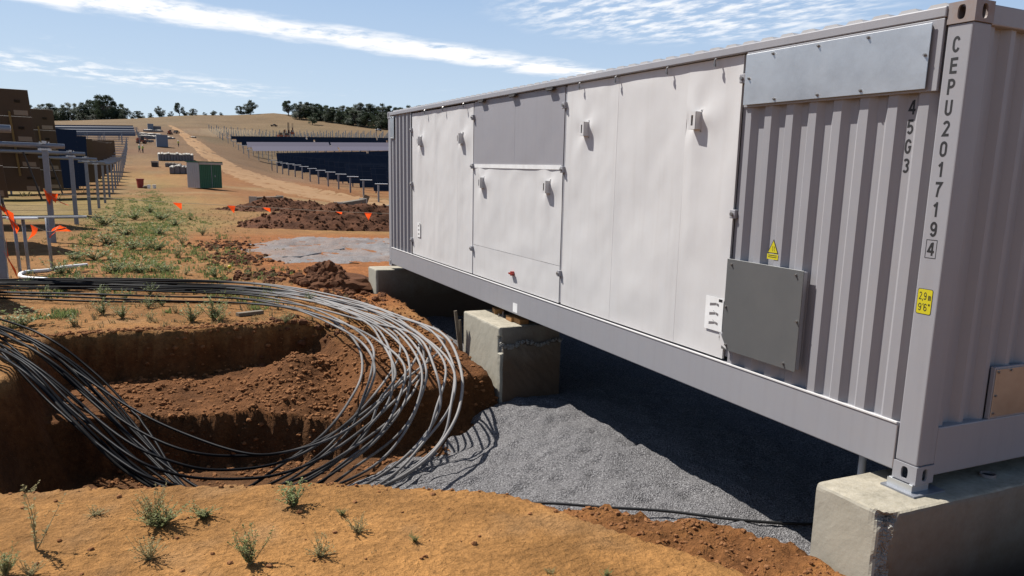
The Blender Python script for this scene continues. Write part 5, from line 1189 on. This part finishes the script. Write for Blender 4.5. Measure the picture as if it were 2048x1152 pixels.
SK = [(247, 14, 4, .9, 'small thin tree just right of the left clump on the skyline'), (262, 15, 1, 1.5, 'low round bush-like tree on the left skyline'), (286, 10, 4, 1.6, 'tiny low tree left of the one above the track'), (304, 21, 0, 1.2, 'loose crowned tree on the skyline above the start of the track'),
      (326, 10, 4, 1.6, 'tiny low tree between two taller ones on the skyline'), (345, 25, 2, 1.0, 'slim tall tree on the skyline above the dirt road'), (355, 11, 0, 1.6, 'low bush at the foot of the slim tall skyline tree'), (371, 14, 1, 1.3, 'small round tree right of the slim tall one'),
      (398, 6, 4, 2.0, 'speck of a bush on the bare skyline, left of its pair'), (415, 10, 0, 1.6, 'small low tree in the middle of the bare skyline'), (431, 6, 4, 1.8, 'speck of a bush right of the small low skyline tree'),
      (472, 18, 1, 1.2, 'smaller of the pair of trees alone on the hill crest'), (490, 29, 0, 1.25, 'larger tree of the pair alone on the hill crest'),
      (569, 30, 2, 1.3, 'open crowned tree standing apart at the left end of the wood'), (584, 11, 3, 1.6, 'light green bush between the open tree and the wood')]
for px, h, p, w, lb in SK: tree(px, 0, h, p, lb, None, 447+random.uniform(-3, 5), w)
tree(625, 250, 24, 3, 'small bright tree with a bent trunk below the wood'); tree(670, 244, 21, 2, 'dark narrow tree standing clear just below the wood', None, None, 1.1)
k = 0
for px in range(598, 900, 11):
    for row in (0, 1):
        x = px+random.uniform(-4, 4); h = random.uniform(25, 31) if px < 700 else random.uniform(29, 38)
        yb = 229+max(0, x-640)*.13*row
        tree(x, yb+2, h, k % 5, 'tree in the dense dark wood on the right skyline', GF, 452+random.uniform(0, 12) if row == 0 else (430-max(0, x-640)*.25), random.uniform(1.1, 1.5)); k += 1

# ------------------------------------------------------------------ weeds
def weed_proto(seed, mt, stems=12, leaves=13, lean=.6, ls=.055, name='weed'):
    r_ = random.Random(seed); e = empty(name); st, lf = MB(), MB()
    for _ in range(stems):
        a = r_.uniform(0, 6.3); d = Vector((math.cos(a)*lean*r_.random(), math.sin(a)*lean*r_.random(), 1)).normalized(); ln = r_.uniform(.45, 1.0); p = Vector((0, 0, 0)); q = [p.copy()]
        for k in range(6): d = (d+Vector((r_.gauss(0, .15), r_.gauss(0, .15), .02))).normalized(); p = p+d*ln/6; q.append(p.copy())
        st.tube(q, [.010*(1-.12*k) for k in range(7)], 4, False)
        for k in range(leaves):
            t = r_.uniform(.15, 1)*6; i = min(int(t), 5); b = q[i].lerp(q[i+1], t-i); a = r_.uniform(0, 6.3); v = Vector((math.cos(a), math.sin(a), r_.uniform(-.1, .9))).normalized(); s = ls*r_.uniform(.6, 1.5)
            w = v.cross(Vector((0, 0, 1))).normalized()*s*.32; lf.add([b, b+v*s*.5+w, b+v*s, b+v*s*.5-w], [(0, 1, 2, 3)])
    st.build('stem', M_STEM, e); lf.build('foliage', mt, e); return e
WP = {'g1': weed_proto(1, M_WEED, 26, 26, .9, .075), 'g2': weed_proto(2, M_WEED, 18, 20, 1.0, .075), 'd': weed_proto(3, M_WEEDB, 26, 24, 1.2, .05), 'g3': weed_proto(4, M_WEED, 22, 18, 1.5, .075), 'f1': weed_proto(6, M_WEEDF, 30, 34, 1.0, .05), 'f2': weed_proto(7, M_WEEDF, 46, 34, 1.5, .05), 't': weed_proto(5, M_WEEDB, 6, 16, .6, .07)}
wu = set()
def weed(px, py, hpx, kind, label, group='low weeds', w=1.0):
    P0 = spot(px, py); k_ = (P0-Vector(CAM)).length/FPX; base = WP[kind]; o = base if kind not in wu else copy_tree(base); wu.add(kind)
    o.location = P0-Vector((0, 0, .01)); s = hpx*k_*1.1; o.scale = (s*w, s*w, s); o.rotation_euler.z = random.uniform(0, 6.3); tag(o, label, 'weed', group)
FG_ = [(322, 1052, 62, 'g3', 'spreading green weed at the foreground edge, below the crossing cables', 1.0), (306, 1045, 92, 'd', 'taller dry sprig rising out of the spreading weed at the edge', .5), (300, 1118, 58, 'd', 'sparse dry weed in front of the spreading one', .9),
       (588, 1012, 58, 'g1', 'dense bright green weed on the foreground edge below the cable loop', .9), (500, 1128, 84, 'g2', 'upright weed in the middle of the left foreground', .75), (640, 1112, 50, 'd', 'dry weed right of the upright one in the foreground', 1.0), (716, 1066, 46, 'd', 'wispy dry weed near the foreground edge below the gravel', .9), (684, 1030, 22, 'g2', 'little green weed just left of the wispy dry one', 1),
       (408, 1036, 34, 'g2', 'small green weed between the spreading and the dense ones', 1.5), (72, 1100, 120, 't', 'tall thin withered stalk in the left foreground', .6), (35, 1012, 45, 'd', 'withered brown weed on the trench edge at far left', 1.3), (830, 1084, 26, 'g2', 'lone tiny green weed in the middle of the bare crust', .9),
       (190, 1030, 20, 'd', 'tiny dry tuft on the edge left of the spreading weed', 1.6), (10, 1150, 60, 'g2', 'green weed cut by the bottom left corner', .8), (1212, 1152, 24, 'g2', 'tiny weed at the bottom edge near the dug-over earth', 1), (1100, 1146, 16, 'd', 'small dry sprig at the bottom edge of the crust', 1.4), (60, 1150, 36, 'd', 'dry weed at the bottom edge next to the corner weed', 1)]
for px, py, h, kd, lb, w in FG_: weed(px, py, h*.92, {'g2': 'f1', 'g3': 'f2'}.get(kd, kd), lb, 'weeds on the foreground crust', w*1.25)
BN = [(40, 655, 42, 'g3'), (25, 660, 30, 'g2'), (148, 652, 28, 'g2'), (205, 628, 30, 'g1'), (245, 636, 30, 'g1'), (297, 616, 26, 'g2'), (300, 640, 20, 'g2'), (384, 645, 38, 'g1'), (428, 640, 46, 'g1'), (440, 645, 30, 'g2'), (352, 626, 22, 'd'), (324, 612, 24, 'g2'), (572, 646, 24, 'g2'), (556, 618, 18, 'g2'),
      (95, 600, 26, 'g2'), (205, 598, 26, 'g1'), (250, 600, 24, 'g2'), (300, 590, 24, 'g2'), (620, 604, 20, 'g1'), (528, 592, 14, 'g2'), (430, 556, 26, 'g1'), (495, 552, 16, 'g2'), (120, 548, 30, 'g3'), (150, 520, 26, 'g3'), (215, 490, 34, 'g3'), (265, 500, 30, 'g3'), (250, 470, 28, 'g3'), (210, 450, 30, 'g3'), (315, 500, 30, 'g3'), (318, 470, 24, 'g3'), (355, 515, 30, 'g2'), (365, 490, 26, 'g2'), (405, 470, 22, 'g2'),
      (323, 440, 26, 'g3'), (350, 452, 22, 'g3'), (270, 440, 26, 'g3'), (300, 425, 20, 'g3'), (380, 440, 18, 'g2'), (280, 545, 30, 'g3'), (230, 545, 34, 'g3'), (330, 545, 26, 'g3'), (372, 550, 20, 'g2'), (545, 556, 14, 'g2'), (435, 505, 16, 'g2'), (190, 520, 34, 'g3'), (160, 570, 26, 'g2'), (60, 575, 24, 'g2'), (690, 600, 12, 'g2')]
for px, py, h, kd in BN:
    if py > 585: lb = 'green weed on the bare strip between the cables and the trench edge'
    elif py > 540: lb = 'green weed just behind the cable bundle'
    else: lb = 'green weed in the leafy patch beside the tracker piles'
    weed(px, py, h, kd, lb, lb.replace('green weed', 'green weeds'), 1.1 if kd != 'g3' else 1.7)
# fine ground cover
def cover(name, n, gen, mt, hmin, hmax, blades=9, spread=.10):
    m = MB(); c = 0
    while c < n:
        p = gen()
        if p is None: continue
        x, y = p; c += 1; s0 = random.uniform(hmin, hmax); z = gh(x, y)-.01
        for _ in range(blades):
            a, r = random.uniform(0, 6.3), random.random()*spread*s0*8; bx, by = x+math.cos(a)*r, y+math.sin(a)*r; h = s0*random.uniform(.5, 1.2); w = h*.10; q = random.uniform(0, 6.3); lx, ly = math.cos(q)*h*.5, math.sin(q)*h*.5; u_, v_ = -math.sin(q)*w, math.cos(q)*w
            m.add([(bx-u_, by-v_, z), (bx+u_, by+v_, z), (bx+lx*.4+u_, by+ly*.4+v_, z+h*.6), (bx+lx, by+ly, z+h), (bx+lx*.4-u_, by+ly*.4-v_, z+h*.6)], [(0, 1, 2, 3, 4)])
    tag(m.build(name, mt), kind='stuff')
def gen1():
    y = 10+60*random.random()**1.7; x = random.uniform(-6.4, -1.2-.02*y); row = abs(((x+.02*y) % .9)-.45) > .2
    return (x, y) if row and fbm(x*.6, y*.25, 91, 3) > -.05 and y > 12.2 or (fbm(x*1.5, y*.5, 92, 2) > .35 and y > 9.2) else None
cover('ground_cover', 2000, gen1, M_WEED, .04, .10)
def gen5(): y = random.uniform(13.5, 34); x = random.gauss(-4.5, .55)+.02*(y-14); return (x, y)
cover('leafy_patch', 650, gen5, M_WEED, .04, .11, 9, .12)
def gen6(): y = random.uniform(30, 85); x = random.gauss(-4.5+.012*y, .75); return (x, y) if fbm(x*.9, y*.3, 97, 3) > -.1 else None
cover('verge_grass', 600, gen6, M_WEED, .04, .11, 8, .25)
def gen2():
    y = 9+40*random.random()**1.5; x = random.uniform(-7, 2); return (x, y) if x < -1.5+random.random() or y > 30 else None
cover('dry_grass', 1500, gen2, M_STRAW, .03, .09, 7)
def gen3(): x = random.uniform(-6.5, -1.0); y = random.uniform(-.6, 2.8); return (x, y) if y < np.interp(x, LIPX, LIPY)-.03 and fbm(x*2, y*2, 95, 2) > .05 else None
cover('dry_sprigs', 60, gen3, M_STRAW, .012, .03, 4, .3)
def gen4(): y = random.uniform(70, 260); x = random.uniform(-40, -8); return (x, y)
cover('far_grass', 900, gen4, M_WEEDB, .15, .4, 6, .2)
for e in list(TP)+list(WP.values()):
    if '_h' in e: del e['_h']
for o in list(col.objects):
    if '_h' in o.keys(): del o['_h']
print('objects', len(col.objects), 'piles', cnt)
